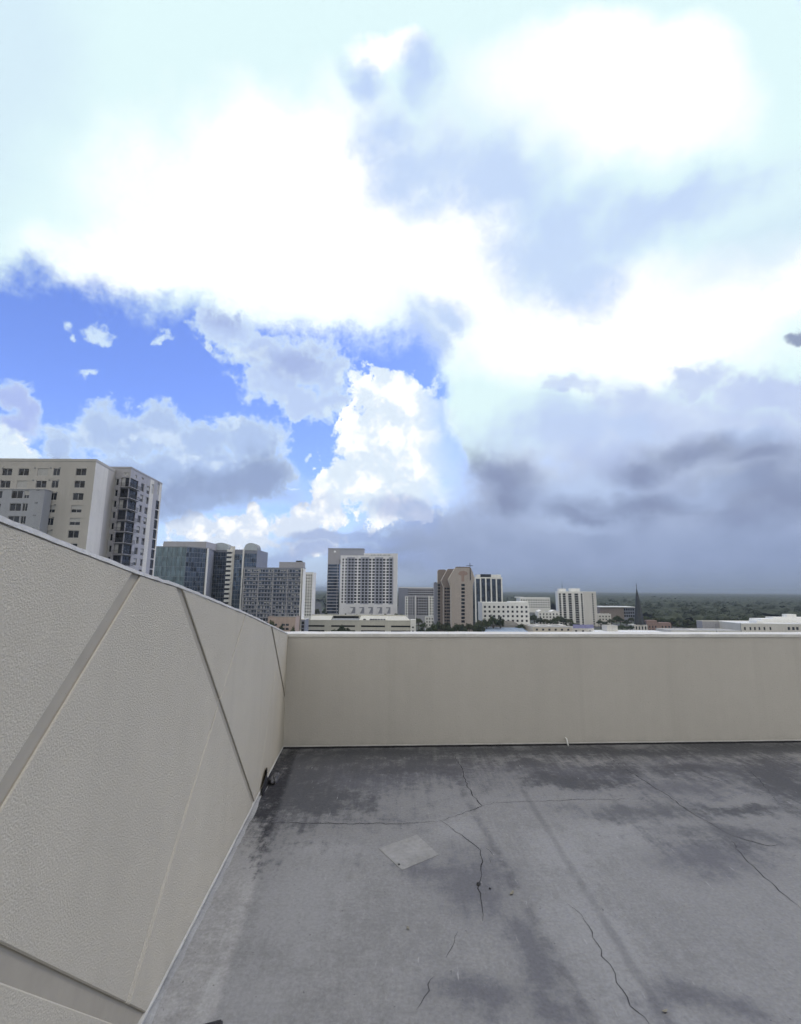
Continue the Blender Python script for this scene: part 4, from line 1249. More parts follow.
# ---- tall hotel
YH = 520.0
hl, hr = at(340.6, 555.7, YH), at(393.4, 555.7, YH)
Ht = Bld("hotel_tower", "tall pale hotel slab with columns of small square windows, widest tower at centre-left", "building",
         [(hl.x, YH), (hr.x, YH), (hr.x, YH + 18), (hl.x, YH + 18)], hl.z, [W_HOTEL, W_HGREY])
P, Q = Ht.edge(0); cols = [145, 180, 220, 255, 293, 335, 378, 415, 457, 497, 540, 580, 618, 658, 697]
U = lambda x: 330 + x / 11.44
rects = []; greys = []
for i, c in enumerate(cols):
    s = hit(U(c), 580, P, Q)[0]; w = 1.6 if i < 2 else 2.5
    if i in (2, 3, 6, 7, 10, 11, 14): greys.append((s - 2.25, s + 2.25))
    for j in range(15):
        z = at(366, 540 + (225 + 34.65 * j) / 11.44, YH).z; rects.append((s - w / 2, s + w / 2, z - 1.1, z + 1.1))
isg = lambda s: any(a < s < b for a, b in greys)
zb = at(366, 540 + 735 / 11.44, YH).z
pod = []
for x0, x1 in ((232, 290), (335, 392), (436, 492), (540, 597), (640, 692)):
    pod.append((hit(U(x0), 606, P, Q)[0], hit(U(x1), 606, P, Q)[0], at(366, 613.6, YH).z, at(366, 607.2, YH).z))
gset = sorted({0.03} | {x for g_ in greys for x in g_})
Ht.done.add(0)
mbz = Ht.mb
facade(mbz, P, Q, zb, Ht.z1 - 1.5, rects, 0.35, mi_of=isg)
facade(mbz, P, Q, Ht.z1 - 1.5, Ht.z1, [], 0.2); facade(mbz, P, Q, Ht.z0, zb, pod, 1.2)
for r in pod:
    mbz.face([(P.x + s, P.y + 1.2, z) for s, z in ((r[0], r[2]), (r[1], r[2]), (r[1], r[3]), (r[0], r[3]))], 1)
for r in rects: Ht.wins.append((P, Q, (r[0]+r[1])/2, r[2], r[1]-r[0], r[3]-r[2], 0.35, 'plain', DARK, FRAME))
for r in pod:
    mb = MB(); x0, x1 = P.x + r[0], P.x + r[1]
    mb.face(((x0 - .3, YH - 0.3, r[2]), (x0 + .9, YH - 0.3, r[2]), (x0 + 3.6, YH - 0.3, r[3] - 1.0), (x0 - .3, YH - 0.3, r[3] - 1.0))); mb.face(((x0 - .3, YH - 0.1, r[2]), (x0 - .3, YH - 0.1, r[3] - 1.0), (x0 + 3.6, YH - 0.1, r[3] - 1.0), (x0 + .9, YH - 0.1, r[2])))
    Ht.part("slanted_brace", mb, W_HOTEL)
mb = MB(); a, b_ = at(339, 553.5, YH + 3).x, at(397.7, 553.5, YH + 3)
mb.box((hr.x + 0.02, YH + 1.5, Ht.z0), (b_.x, YH + 17, b_.z)); mb.box((at(363.8, 553.5, YH + 3).x, YH + 3, Ht.z1 + 0.13), (hr.x - 0.01, YH + 17, b_.z - 0.01)); Ht.part("end_wall", mb, W_HOTEL)
mb = MB(); rq = random.Random(4); x = at(369.5, 555, YH + 2.9).x; xe = at(390.5, 555, YH + 2.9).x; z = at(380, 555.3, YH + 2.9).z
while x < xe:
    w = rq.uniform(0.5, 0.9); mb.box((x, YH + 2.75, z - 0.6), (x + w, YH + 2.9, z + rq.choice((0.3, 0.7)))); x += w + rq.choice((0.3, 0.3, 1.0))
Ht.part("sign_letters", mb, paint("sign_green", (0.07, 0.11, 0.09), 0.6))
# taller slab behind, with the glass end
sl_, sr_ = at(328.2, 549, YH + 5), at(364, 549, YH + 5)
mb = MB(); mb.box((at(340, 549, YH + 5).x, YH + 5, Ht.z1 - 4), (sr_.x, YH + 17.5, sl_.z), 0); mb.box((sl_.x, YH + 5, at(334, 563.6, YH + 5).z), (at(340, 549, YH + 5).x - 0.02, YH + 17.4, sl_.z - 0.01), 1)
Ht.part("upper_slab", mb, [W_HGREY, W_GREY])
mb = MB(); mb.box((sl_.x - 0.3, YH + 4.6, sl_.z + 0.01), (sr_.x + 0.3, YH + 17.8, sl_.z + 1.0)); Ht.part("roof_slab", mb, W_HGREY)
gb = MB(); xa, xb = sl_.x, at(339.6, 549, YH + 5).x; zt = at(334, 563.6, YH + 5).z
gb.box((xa, YH + 5, Ht.z0), (xb, YH + 17, zt - 0.01)); Ht.part("glazing", gb, BLUEG)
mb = MB(); z = zt
while z > Ht.z0: mb.box((xa - 0.05, YH + 4.75, z - 0.9), (xb, YH + 4.99, z - 0.05)); z -= 3.45
for q in (0.0, 0.86): mb.box((xa + (xb - xa) * q, YH + 4.7, Ht.z0), (xa + (xb - xa) * q + 0.5, YH + 4.74, zt))
Ht.part("glass_band", mb, W_GREY)
c = at(334.9, 551.6, YH + 4.9); bm = bmesh.new()
bmesh.ops.create_cone(bm, cap_ends=True, segments=24, radius1=1.25, radius2=1.25, depth=0.2, matrix=Matrix.Translation((c.x, c.y, c.z)) @ Matrix.Rotation(R(90), 4, 'X'))
me = bpy.data.meshes.new("round_emblem"); bm.to_mesh(me); bm.free(); me.materials.append(paint("emblem_white", (0.85, 0.85, 0.85), 0.4))
under(link("round_emblem", me), Ht.t)
Ht.finish(ROOFG, 0.6)

# ---- grey apartments right of the hotel
poly, z = fb(398.5, 436, 588, 640, 20)
b = Bld("flat_roof_apartments", "grey flat-roofed apartment block with a window band under its eaves, right of the hotel", "building", poly, z, [W_GREY, W_SLATE])
L = poly[1][0] - poly[0][0]; b.face(0, grid(L * .25, L - .5, 14, 2.1, z - 2.0, 6, 3.1, 1.7), 0.3, ('plain',), mi_of=lambda s: 1 if s < L * .22 else 0); b.finish(ROOFG, 0.9, W_WHITE)
poly, z = fb(405, 434.5, 596.5, 565, 18)
b = Bld("grid_front_apartments", "grey apartment block with white-framed window grid, in front of the flat-roofed apartments", "building", poly, z, [W_GREY, W_WHITE])
L = poly[1][0] - poly[0][0]
b.face(0, grid(0.4, L * .33, 4, 1.6, z - 1.2, 7, 3.1, 1.6) + grid(L * .38, L * .8, 5, 2.3, z - 1.2, 7, 3.1, 2.0) + grid(L * .82, L - .3, 2, 1.8, z - 1.2, 7, 3.1, 1.6), 0.4, ('plain',), mi_of=lambda s: 1 if s > L * .8 or s < L * .12 else 0)
for q in (0.36, 0.81):
    mb = MB(); mb.box((poly[0][0] + L * q - .5, 564.2, b.z0), (poly[0][0] + L * q + .5, 564.99, z + 1.2)); b.part("pilaster", mb, W_WHITE)
b.finish(ROOF, 0.6)
poly, z = fb(425.3, 434, 616.5, 470, 10)
b = Bld("small_white_house", "small white gabled house between the garage and the tan tower", "building", poly, z, W_WHITE)
b.face(0, grid(.3, poly[1][0] - poly[0][0] - .3, 3, 1.2, z - 1.5, 3, 3, 1.5), 0.25, ('plain',)); b.finish(ROOFG, 0)

# ---- tan tower with hexagonal heads
YT = 400.0
def T(x, y, Y): return at(425 + x / 12.8, 555 + y / 12.8, Y)
t0 = T(470, 930, YT)
t = thing("tan_tower", "tan tower with stepped hexagon-topped slices and one column of dark windows", "building", (t0.x, YT, GROUND))
def slice_(prof_, Y, dep, mats, name):
    mb = MB(); pts = [T(x, y, Y) for x, y in prof_]
    pts = [(q.x, GROUND if y > 900 else q.z) for q, (x, y) in zip(pts, prof_)]
    fr = [(x, Y, z) for x, z in pts]; bk4 = [(x, Y + dep, z) for x, z in pts]
    if sum(pts[i][0] * pts[(i+1) % len(pts)][1] - pts[(i+1) % len(pts)][0] * pts[i][1] for i in range(len(pts))) < 0: fr.reverse(); bk4.reverse()
    mb.face(fr, 0); mb.face(bk4[::-1], 0)
    for i in range(len(fr)): j = (i + 1) % len(fr); mb.face((fr[j], fr[i], bk4[i], bk4[j]), 1)
    return under(mb.build(name, mats), t)
slice_([(330, 930), (330, 400), (300, 312), (385, 165), (590, 165), (636, 290), (612, 400), (612, 930)], YT, 7, [W_BROWN, W_CREAM], "front_slice")
slice_([(238, 930), (238, 405), (208, 330), (292, 178), (505, 178), (560, 320), (535, 405), (535, 930)], YT + 7.1, 8, [W_BROWN2, W_CREAM], "middle_slice")  # rear slices in darker tan; shade on these facets put into the colour
slice_([(165, 930), (165, 200), (180, 186), (255, 186), (420, 300), (420, 930)], YT + 15.2, 10, [W_BROWN2, W_CREAM], "rear_slice")
slice_([(118, 930), (118, 350), (170, 350), (170, 930)], YT + 18, 9, [W_SLATE, W_GREY], "service_wing")
wn = []
def wcol(xc, ys, w, h, Y, style='plain', fm=DFRAME):
    P_, Q_ = Vector((-400, Y)), Vector((400, Y))
    for y in ys:
        q = T(xc, y, Y); wn.append((P_, Q_, q.x + 400, q.z - h / 2, w, h, -0.03, style, DARK, fm))
wcol(487, [385 + 46.5 * k for k in range(11)], 2.9, 2.0, YT - 0.05)
for xc in (262, 290, 315): wcol(xc, [430 + 41 * k for k in range(12)], 1.5, 1.5, YT + 7.05)
wcol(178, [385 + 40 * k for k in range(13)], 2.0, 1.8, YT + 15.15)
add_windows(t, wn)
mb = MB(); Z = lambda y: T(487, y, YT).z; X = lambda x: T(x, 300, YT).x
arc = [(X(487) + (X(548) - X(487)) * math.cos(a), Z(243) + (Z(203) - Z(243)) * math.sin(a) * (1 if a < math.pi else 0.5)) for a in [math.pi * 2 * k / 24 for k in range(24)]]
fr = [(x, YT - 0.12, z) for x, z in arc]; bk5 = [(x, YT - 0.01, z) for x, z in arc]
mb.face(fr)
for i in range(24): j = (i + 1) % 24; mb.face((fr[j], fr[i], bk5[i], bk5[j]))
mb.box((X(466), YT - 0.11, Z(340)), (X(502), YT - 0.012, Z(255))); under(mb.build("wall_emblem", W_RED), t)
mb = MB(); mb.box((X(575), YT - 0.3, Z(320)), (X(586), YT - 0.01, Z(165))); mb.box((X(578), YT + 1, Z(168)), (X(585), YT + 1.3, Z(100))); mb.box((X(535), YT + 1, Z(137)), (X(622), YT + 1.25, Z(131))); under(mb.build("mast", DFRAME), t)
mb = MB(); mb.box((X(400), YT + 0.3, Z(164.5)), (X(580), YT + 6, Z(150))); under(mb.build("roof_rim", W_BROWN2), t)

# ---- blue-and-white striped tower
poly, z = fb(474.5, 502, 579, 560, 24)
b = Bld("striped_tower", "office tower with white vertical fins over dark blue glass, right of the tan tower", "building", poly, z, W_WHITE)
curtain(b, (0, 3), NAVY, 3.0, 3.6, DFRAME)
L = poly[1][0] - poly[0][0]
for k in range(6):
    mb = MB(); x = poly[0][0] + (L - 1.5) * k / 5; mb.box((x, 559.0, b.z0), (x + 1.5, 559.86, z + 0.6)); b.part("white_fin", mb, W_WHITE)
mb = MB(); mb.box((poly[0][0] - .2, 558.95, z + 0.65), (poly[1][0] + .2, 560.5, z + 2.2)); b.part("crown_band", mb, W_WHITE)
roof_box(b, 477, 501, 574.6, 578, 564, 14, W_WHITE); roof_box(b, 480.5, 491, 574.2, 576.4, 563.5, 0.4, DARK, "roof_window")
b.finish(ROOF, 0)

# ---- white low apartments, far office, villa, white tower, brown flat-roofed hall
poly, z = fb(482, 529, 603.5, 430, 22)
b = Bld("white_apartments", "long white mid-rise with three rows of dark square windows, right of the tan tower", "building", poly, z, W_WHITE)
L = poly[1][0] - poly[0][0]; b.face(0, grid(0.5, L - .5, 10, 1.9, z - 2.2, 5, 4.1, 1.9), 0.4, ('plain',))
roof_box(b, 510, 528, 601.6, 603.4, 433, 12, W_WHITE); roof_box(b, 490, 498, 602.0, 603.4, 436, 8, W_WHITE); b.finish(ROOFW, 0.9)
poly, z = fb(520, 550, 598, 900, 30)
b = Bld("far_office", "distant long white office seen above the white mid-rise, against the woods", "building", poly, z, W_WHITE)
L = poly[1][0] - poly[0][0]; b.face(0, grid(.5, L - .5, 12, 2.8, z - 3.0, 4, 4.4, 2.0), 0.4, ('plain',)); roof_box(b, 516, 524, 596.9, 601, 915, 12, W_WHITE); b.finish(ROOFW, 1)
poly, z = fb(538, 559, 612, 520, 12)
b = Bld("white_villa", "small white villa with a gabled roofline peeping over dark trees", "building", poly, z, W_WHITE)
b.face(0, grid(.6, poly[1][0] - poly[0][0] - .6, 6, 1.5, z - 1.5, 4, 3.2, 1.8), 0.3, ('plain',))
mb = MB()
for u0, u1 in ((538.5, 545), (551, 558.5)):
    a, c = at(u0, 612, 520).x, at(u1, 612, 520).x
    mb.prism([(a, 520.4), (c, 520.4), (c, 531), (a, 531)], z + .13, z + .3)
    m_ = (a + c) / 2
    mb.face(((a, 520.4, z + .3), (c, 520.4, z + .3), (m_, 520.4, z + 2.2))); mb.face(((a, 520.4, z + .3), (m_, 520.4, z + 2.2), (m_, 531, z + 2.2), (a, 531, z + .3))); mb.face(((m_, 520.4, z + 2.2), (c, 520.4, z + .3), (c, 531, z + .3), (m_, 531, z + 2.2)))
b.part("gable", mb, W_WHITE); b.finish(ROOF, 0)

YW = 560.0
w0, w1, w2 = at(557.5, 592, YW), at(583, 592.3, YW - 8), at(596, 593, YW - 2)
b = Bld("white_tower", "white apartment tower with dark vertical window stripes and an antenna on its roof", "building",
        [(w0.x, YW), (w1.x, YW - 8), (w2.x, YW - 2), (w2.x - 8, YW + 16), (w0.x + 2.6, YW + 16)], w0.z, [W_WHITE, W_LIGHT])
P, Q = b.edge(0); L = (Q - P).length; rects = []
for f, w in ((0.085, 2.2), (0.255, 3.2), (0.48, 3.6), (0.735, 4.2), (0.935, 2.0)):
    for j in range(15): rects.append((L * f - w / 2, L * f + w / 2, b.z1 - 1.6 - 2.65 * j - 2.2, b.z1 - 1.6 - 2.65 * j))
b.face(0, rects, 0.5, ('plain',), DARK, FRAME)
P, Q = b.edge(1); L = (Q - P).length
b.face(1, [(L * .72 - 1.2, L * .72 + 1.2, b.z1 - 1.6 - 2.65 * j - 1.6, b.z1 - 1.6 - 2.65 * j) for j in range(15)], 0.4, ('plain',), mi=1)
P, Q = b.edge(0); e = (Q - P).normalized(); n = Vector((e.y, -e.x))
for f in (0.0, 0.15, 0.36, 0.6, 0.86):
    q = P + e * ((Q - P).length * f); mb = MB(); mb.prism([tuple(q + n * .01), tuple(q + e * 1.2 + n * .01), tuple(q + e * 1.2 + n * 1.3), tuple(q + n * 1.3)], b.z0, b.z1 + 0.5); b.part("white_fin", mb, W_WHITE)
roof_box(b, 559, 566, 588.6, 592, YW + 4, 6, W_WHITE); roof_box(b, 571, 580, 588.4, 592, YW + 1, 7, W_WHITE)
mb = MB(); q = at(562.2, 588, YW + 6); mb.tube([(q.x, q.y, b.z1), (q.x, q.y, at(562, 581, YW).z)], [0.25, 0.1], 6); mb.box((q.x - .8, q.y - .1, q.z + 2), (q.x + .8, q.y + .1, q.z + 2.3)); b.part("antenna", mb, DFRAME)
b.finish(ROOFW, 0.8)

poly, z = fb(600, 634.5, 607.5, 640, 26)
b = Bld("flat_roof_hall", "dull brown low hall with a thin pale overhanging flat roof, left of the church spire", "building", poly, z, [W_BROWN2, W_SLATE])
L = poly[1][0] - poly[0][0]; b.face(0, grid(L * .68, L - .4, 5, 2.3, z - 1.2, 3, 4.2, 3.0), 0.4, ('plain',), mi_of=lambda s: 1 if s > L * .65 else 0)
mb = MB(); mb.prism([(poly[0][0] - 2, 637), (poly[1][0] + .5, 638), (poly[1][0] + .5, 666), (poly[0][0] + 6, 668)], z + 0.14, z + 1.1); b.part("roof_overhang", mb, ROOFW); b.finish(ROOF, 0)
poly, z = fb(598, 611, 614.5, 560, 10)
b = Bld("pale_annex", "small pale flat-roofed building right behind the white striped tower", "building", poly, z, W_LIGHT)
b.face(0, grid(.4, poly[1][0] - poly[0][0] - .4, 4, 1.6, z - 1.5, 3, 3.4, 1.6), .3, ('plain',)); b.finish(ROOFW, .6)

# ---- church
YC = 500.0
q = at(640.0, 626, YC)
t = thing("church", "church with a tall thin dark spire above a pale arched belfry", "church", (q.x, YC, GROUND))
bx = (at(632.8, 626, YC).x, at(646, 626, YC).x); zb = at(637, 624.6, YC).z
mb = MB(); rects = []
P, Q = Vector((bx[0], YC - 3)), Vector((bx[1], YC - 3)); L = (Q - P).length
for f in (0.16, 0.39, 0.62, 0.85): rects.append((L * f - .75, L * f + .75, zb - 5.0, zb - 1.6))
rr = facade(mb, P, Q, GROUND, zb, rects, 0.5); facade(mb, Q, Q + Vector((0, 13)), GROUND, zb, [], .2); facade(mb, P + Vector((0, 13)), P, GROUND, zb, [], .2); mb.face(((P.x, P.y, zb), (Q.x, Q.y, zb), (Q.x, Q.y + 13, zb), (P.x, P.y + 13, zb)))
under(mb.build("belfry", W_LIGHT), t)
add_windows(t, [(P, Q, (r[0] + r[1]) / 2, r[2], 1.5, 3.4, .5, 'plain', DARK, FRAME) for r in rr], "arched_window")
M_SPIRE = paint("spire_slate", (0.045, 0.05, 0.055), 0.6, 0.3, 0.4)
mb = MB(); cx, cy = q.x, YC + 1; zs = [at(637, v, YC).z for v in (624.4, 612, 598, 588.5)]
mb.tube([(cx, cy, z_) for z_ in zs], [5.3, 3.6, 1.9, 0.3], 8); o = under(mb.build("spire", M_SPIRE), t)
mb = MB(); mb.tube([(cx, cy, zs[3] - .2), (cx, cy, at(637, 582.5, YC).z)], [0.28, 0.14], 6); mb.box((cx - .7, cy - .1, zs[3] + 3.2), (cx + .7, cy + .1, zs[3] + 3.5)); under(mb.build("finial_cross", M_SPIRE), o)
for dx_ in (-4.6, 4.6):
    mb = MB(); mb.tube([(cx + dx_, YC - 2.2, zb), (cx + dx_, YC - 2.2, zb + 2.0), (cx + dx_, YC - 2.2, zb + 5.5)], [0.75, 0.7, 0.08], 6); under(mb.build("pinnacle", M_SPIRE), t)
poly, z = fb(647.5, 671, 622.5, 508, 9)
b = Bld("brick_hall", "red brick hall with a stepped roofline right of the church spire", "building", poly, z - 1.5, W_BRICK)
L = poly[1][0] - poly[0][0]; b.face(0, grid(.5, L * .4, 3, 1.2, b.z1 - 2, 2, 3.5, 2.2) + grid(L * .55, L - .5, 3, 1.4, b.z1 - 2, 2, 3.5, 2.2), .3, ('plain',))
for u0, u1, v0 in ((646.8, 657, 620.4), (659, 670.5, 622.6)):
    roof_box(b, u0, u1, v0, 623, 510, 6, W_BRICK, "raised_bay")
b.finish(ROOFG, .5)

# ---- foreground roofs just over the parapet
M_BLUE = None
m, g, p_ = new_mat("blue_ribbed_roof")
tcg = g.node('ShaderNodeTexCoord').outputs['Object']; wv = g.node('ShaderNodeTexWave', wave_type='BANDS', bands_direction='X'); g.put(wv.inputs['Vector'], tcg); wv.inputs['Scale'].default_value = 0.16; wv.inputs['Distortion'].default_value = 0.3
g.put(p_.inputs['Base Color'], g.mix(g.smooth(wv.outputs[1], 0.3, 0.7), (0.16, 0.26, 0.42, 1), (0.45, 0.52, 0.6, 1))); p_.inputs['Roughness'].default_value = 0.5
M_BLUE = m
def shed(name, label, uL, uR, v_eave, v_ridge, Y, dep, wall, roofm, rib=0):
    """Low building whose roof slopes up away from us."""
    a, c = at(uL, v_eave, Y), at(uR, v_eave, Y); zr = at(0.5 * (uL + uR), v_ridge, Y + dep).z
    t = thing(name, label, "building", ((a.x + c.x) / 2, Y, GROUND))
    mb = MB(); mb.prism([(a.x, Y), (c.x, Y), (c.x, Y + dep), (a.x, Y + dep)], GROUND, a.z - 0.02); under(mb.build("wall", wall), t)
    mb = MB(); z0, z1 = a.z, max(zr, a.z + 0.5)
    xs_ = (a.x - .4, c.x + .4)
    mb.face(((xs_[0], Y - .4, z0), (xs_[1], Y - .4, z0), (xs_[1], Y + dep, z1), (xs_[0], Y + dep, z1)))
    mb.face(((xs_[0], Y - .4, z0 - .02), (xs_[0], Y + dep, z1 - .3), (xs_[1], Y + dep, z1 - .3), (xs_[1], Y - .4, z0 - .02)))
    mb.face(((xs_[0], Y + dep, z0), (xs_[0], Y + dep, z1), (xs_[1], Y + dep, z1), (xs_[1], Y + dep, z0)))
    for x in xs_: mb.face(((x, Y - .4, z0), (x, Y + dep, z1), (x, Y + dep, z0)))
    for k in range(rib):
        x = xs_[0] + (xs_[1] - xs_[0]) * (k + .5) / rib
        mb.face(((x - .25, Y - .42, z0 + .15), (x + .25, Y - .42, z0 + .15), (x + .25, Y + dep, z1 + .15), (x - .25, Y + dep, z1 + .15)))
    under(mb.build("roof", roofm), t)
    return t
shed("blue_roof_shed", "low shed with a blue ribbed metal roof just beyond the far parapet", 486, 531, 633.5, 627.5, 392, 30, W_WHITE, M_BLUE, 26)
t = thing("domed_roof_hall", "hall with a rounded grey-tan hipped roof behind the blue ribbed roof", "building", (at(505, 626, 425).x, 425, GROUND))
a, c = at(491.5, 626.5, 425), at(519, 626.5, 425); mb = MB(); mb.prism([(a.x, 425), (c.x, 425), (c.x, 441), (a.x, 441)], GROUND, a.z - .02); under(mb.build("wall", W_CREAM), t)
mb = MB(); N = 12; zr = at(505, 620.5, 433).z; rings = []
for i in range(5):
    k = math.sin(i / 4 * math.pi / 2); sc = 1 - 0.62 * (i / 4) ** 1.6; m_x, m_y = (a.x + c.x) / 2, 433
    rings.append([(m_x + (x - m_x) * sc, m_y + (y - m_y) * sc, a.z + (zr - a.z) * k) for x, y in ((a.x - .5, 424.5), (m_x, 424.2), (c.x + .5, 424.5), (c.x + .5, 441.5), (a.x - .5, 441.5))])
for r0, r1 in zip(rings, rings[1:]):
    for i in range(5): j = (i + 1) % 5; mb.face((r0[i], r0[j], r1[j], r1[i]))
mb.face(rings[-1]); under(mb.build("roof", paint("tan_shingle", (0.23, 0.22, 0.205), 0.9, 0.3, 0.5, bump=0.3)), t)
def flat(name, label, uL, uR, v, Y, dep, wall, roofm, wins=0, par=0.5, units=()):
    poly, z = fb(uL, uR, v, Y, dep); b = Bld(name, label, "building", poly, z, wall); L = poly[1][0] - poly[0][0]
    if wins: b.face(0, grid(.6, L - .6, wins, min(1.8, L / wins * .5), z - 1.0, 1, 3, 1.6), .3, ('plain',))
    for u0, u1, v0 in units: roof_box(b, u0, u1, v0, v, Y + dep * .4, dep * .3, W_LIGHT, "roof_unit")
    b.finish(roofm, par, W_LIGHT)
    return b
flat("low_flat_block", "low flat-roofed block with small roof boxes in front of the white villa", 533, 572, 627.5, 400, 34, W_CREAM, ROOF, 6, .5, ((536, 540, 625.6), (549, 552, 625.8), (560, 566, 625.2)))
b = flat("pale_roof_block", "low block under a violet-blue panelled screen at the foot of the white tower", 565, 594, 629, 410, 24, W_LIGHT, ROOF, 4)
mb = MB(); a, c = at(573, 625, 414).x, at(593.5, 625, 414).x; zt = at(583, 624.6, 414).z
mb.box((a, 414, b.z1 + .14), (c, 414.4, zt)); b.part("screen_panel", mb, paint("violet_panel", (0.27, 0.27, 0.46), 0.5, 0.35, 0.5))
flat("box_block", "small square pale box-shaped block between the violet screen and the church", 607, 617.5, 626.3, 405, 10, W_LIGHT, ROOF, 0, .6)
flat("long_low_roof", "long low building with a flat whitish roof in front of the church and brick hall", 595, 668, 632.6, 396, 22, W_LIGHT, ROOFW, 12, .3)
flat("long_pale_roof", "long low building with a pale dusty roof spanning below the grey boxes on the right", 671, 742, 631, 405, 24, W_LIGHT, ROOF, 14, .35, ((690, 697, 629.6),))
flat("grey_box_store", "left of two plain grey windowless box buildings before the woods", 702, 722, 621.6, 470, 9, W_GREY, ROOFG, 0, .7)
flat("grey_box_store", "right of two plain grey windowless box buildings, beside the white complex", 729, 745, 623, 462, 9, W_GREY, ROOFG, 0, .6)
poly, z = fb(741, 860, 624.5, 440, 40)
b = Bld("white_complex", "large white complex with stacked white roofs at the right edge of the photo", "building", poly, z, [W_LIGHT, W_WHITE])
P, Q = b.edge(0); rects = []
for u in (745, 750.5, 755, 759.5, 764.5, 770.5, 789, 793.5, 797.5, 806, 812, 818):
    s, zz = hit(u, 628.4, P, Q); w = 1.7 if u < 785 else 2.4; rects.append((s - w / 2, s + w / 2, zz - 1.5, zz + 1.2))
b.face(0, rects, .4, ('plain',))
roof_box(b, 757, 764, 620.3, 624, 452, 10, W_WHITE, "roof_block"); roof_box(b, 762, 850, 619.2, 624, 462, 16, W_WHITE, "roof_block"); roof_box(b, 774, 850, 617.4, 624, 468.2, 10, W_WHITE, "roof_block"); roof_box(b, 787.5, 797.5, 614.3, 624, 474, 5.5, W_WHITE, "roof_block")
b.finish(ROOFW, .8, W_WHITE)
def lamp(u, v_top, Y, label):
    q = at(u, v_top, Y); t = thing("street_lamp", label, "street lamp", (q.x, Y, GROUND))
    mb = MB(); mb.tube([(q.x, Y, GROUND), (q.x, Y, q.z)], [0.22, 0.14], 6); under(mb.build("pole", METAL), t)
    mb = MB(); mb.box((q.x - .8, Y - .2, q.z), (q.x + .8, Y + .2, q.z + .25)); under(mb.build("lamp_head", METAL), t)
lamp(715.7, 624.5, 402, "tall lamp post in front of the left grey box building"); lamp(740.3, 623.5, 400, "tall lamp post at the left corner of the white complex")

# ---- ground and roads
m_g, g, p_ = new_mat("city_ground")
tcg = g.node('ShaderNodeTexCoord').outputs['Object']
n1 = g.noise(tcg, 0.012, 5, 0.6); n2 = g.noise(tcg, 0.09, 4, 0.6); n3 = g.noise(tcg, 0.0012, 3, 0.5)
c = g.mix(g.smooth(n1, 0.42, 0.58), (0.055, 0.056, 0.058, 1), (0.045, 0.06, 0.032, 1))
ln_ = g.vmath('LENGTH', tcg)
woods = g.mix(g.smooth(n2, 0.3, 0.7), (0.026, 0.04, 0.022, 1), (0.055, 0.07, 0.038, 1))
c = g.mix(g.smooth(ln_, 800, 1500), c, woods)
g.put(p_.inputs['Base Color'], c); p_.inputs['Roughness'].default_value = 0.95
mb = MB(); N = 48; RG = 39400
rad = [0, 300, 900, 2500, 6000, 15000, RG]
for a, b_ in zip(rad, rad[1:]):
    for k in range(N):
        t0_, t1_ = 2 * math.pi * k / N, 2 * math.pi * (k + 1) / N
        f = lambda r, th: (r * math.sin(th), r * math.cos(th), GROUND)
        if a == 0: mb.face((f(0, 0), f(b_, t1_), f(b_, t0_)))
        else: mb.face((f(a, t0_), f(a, t1_), f(b_, t1_), f(b_, t0_)))
tag(mb.build("ground", m_g, weld=True), kind='structure')
M_ROAD = paint("asphalt", (0.05, 0.05, 0.052), 0.9, 0.2, 0.1)
q0, q1 = at(322, 610, 480), at(318, 597, 1500)
mb = MB(); mb.face(((q0.x - 7, 470, GROUND + .05), (q0.x + 7, 470, GROUND + .05), (q1.x + 9, 1500, GROUND + .05), (q1.x - 9, 1500, GROUND + .05)))
tag(mb.build("road", M_ROAD), kind='structure')
mb = MB(); mb.face(((-300, 486, GROUND + .09), (420, 486, GROUND + .09), (420, 497, GROUND + .09), (-300, 497, GROUND + .09)))
tag(mb.build("road", M_ROAD), kind='structure')

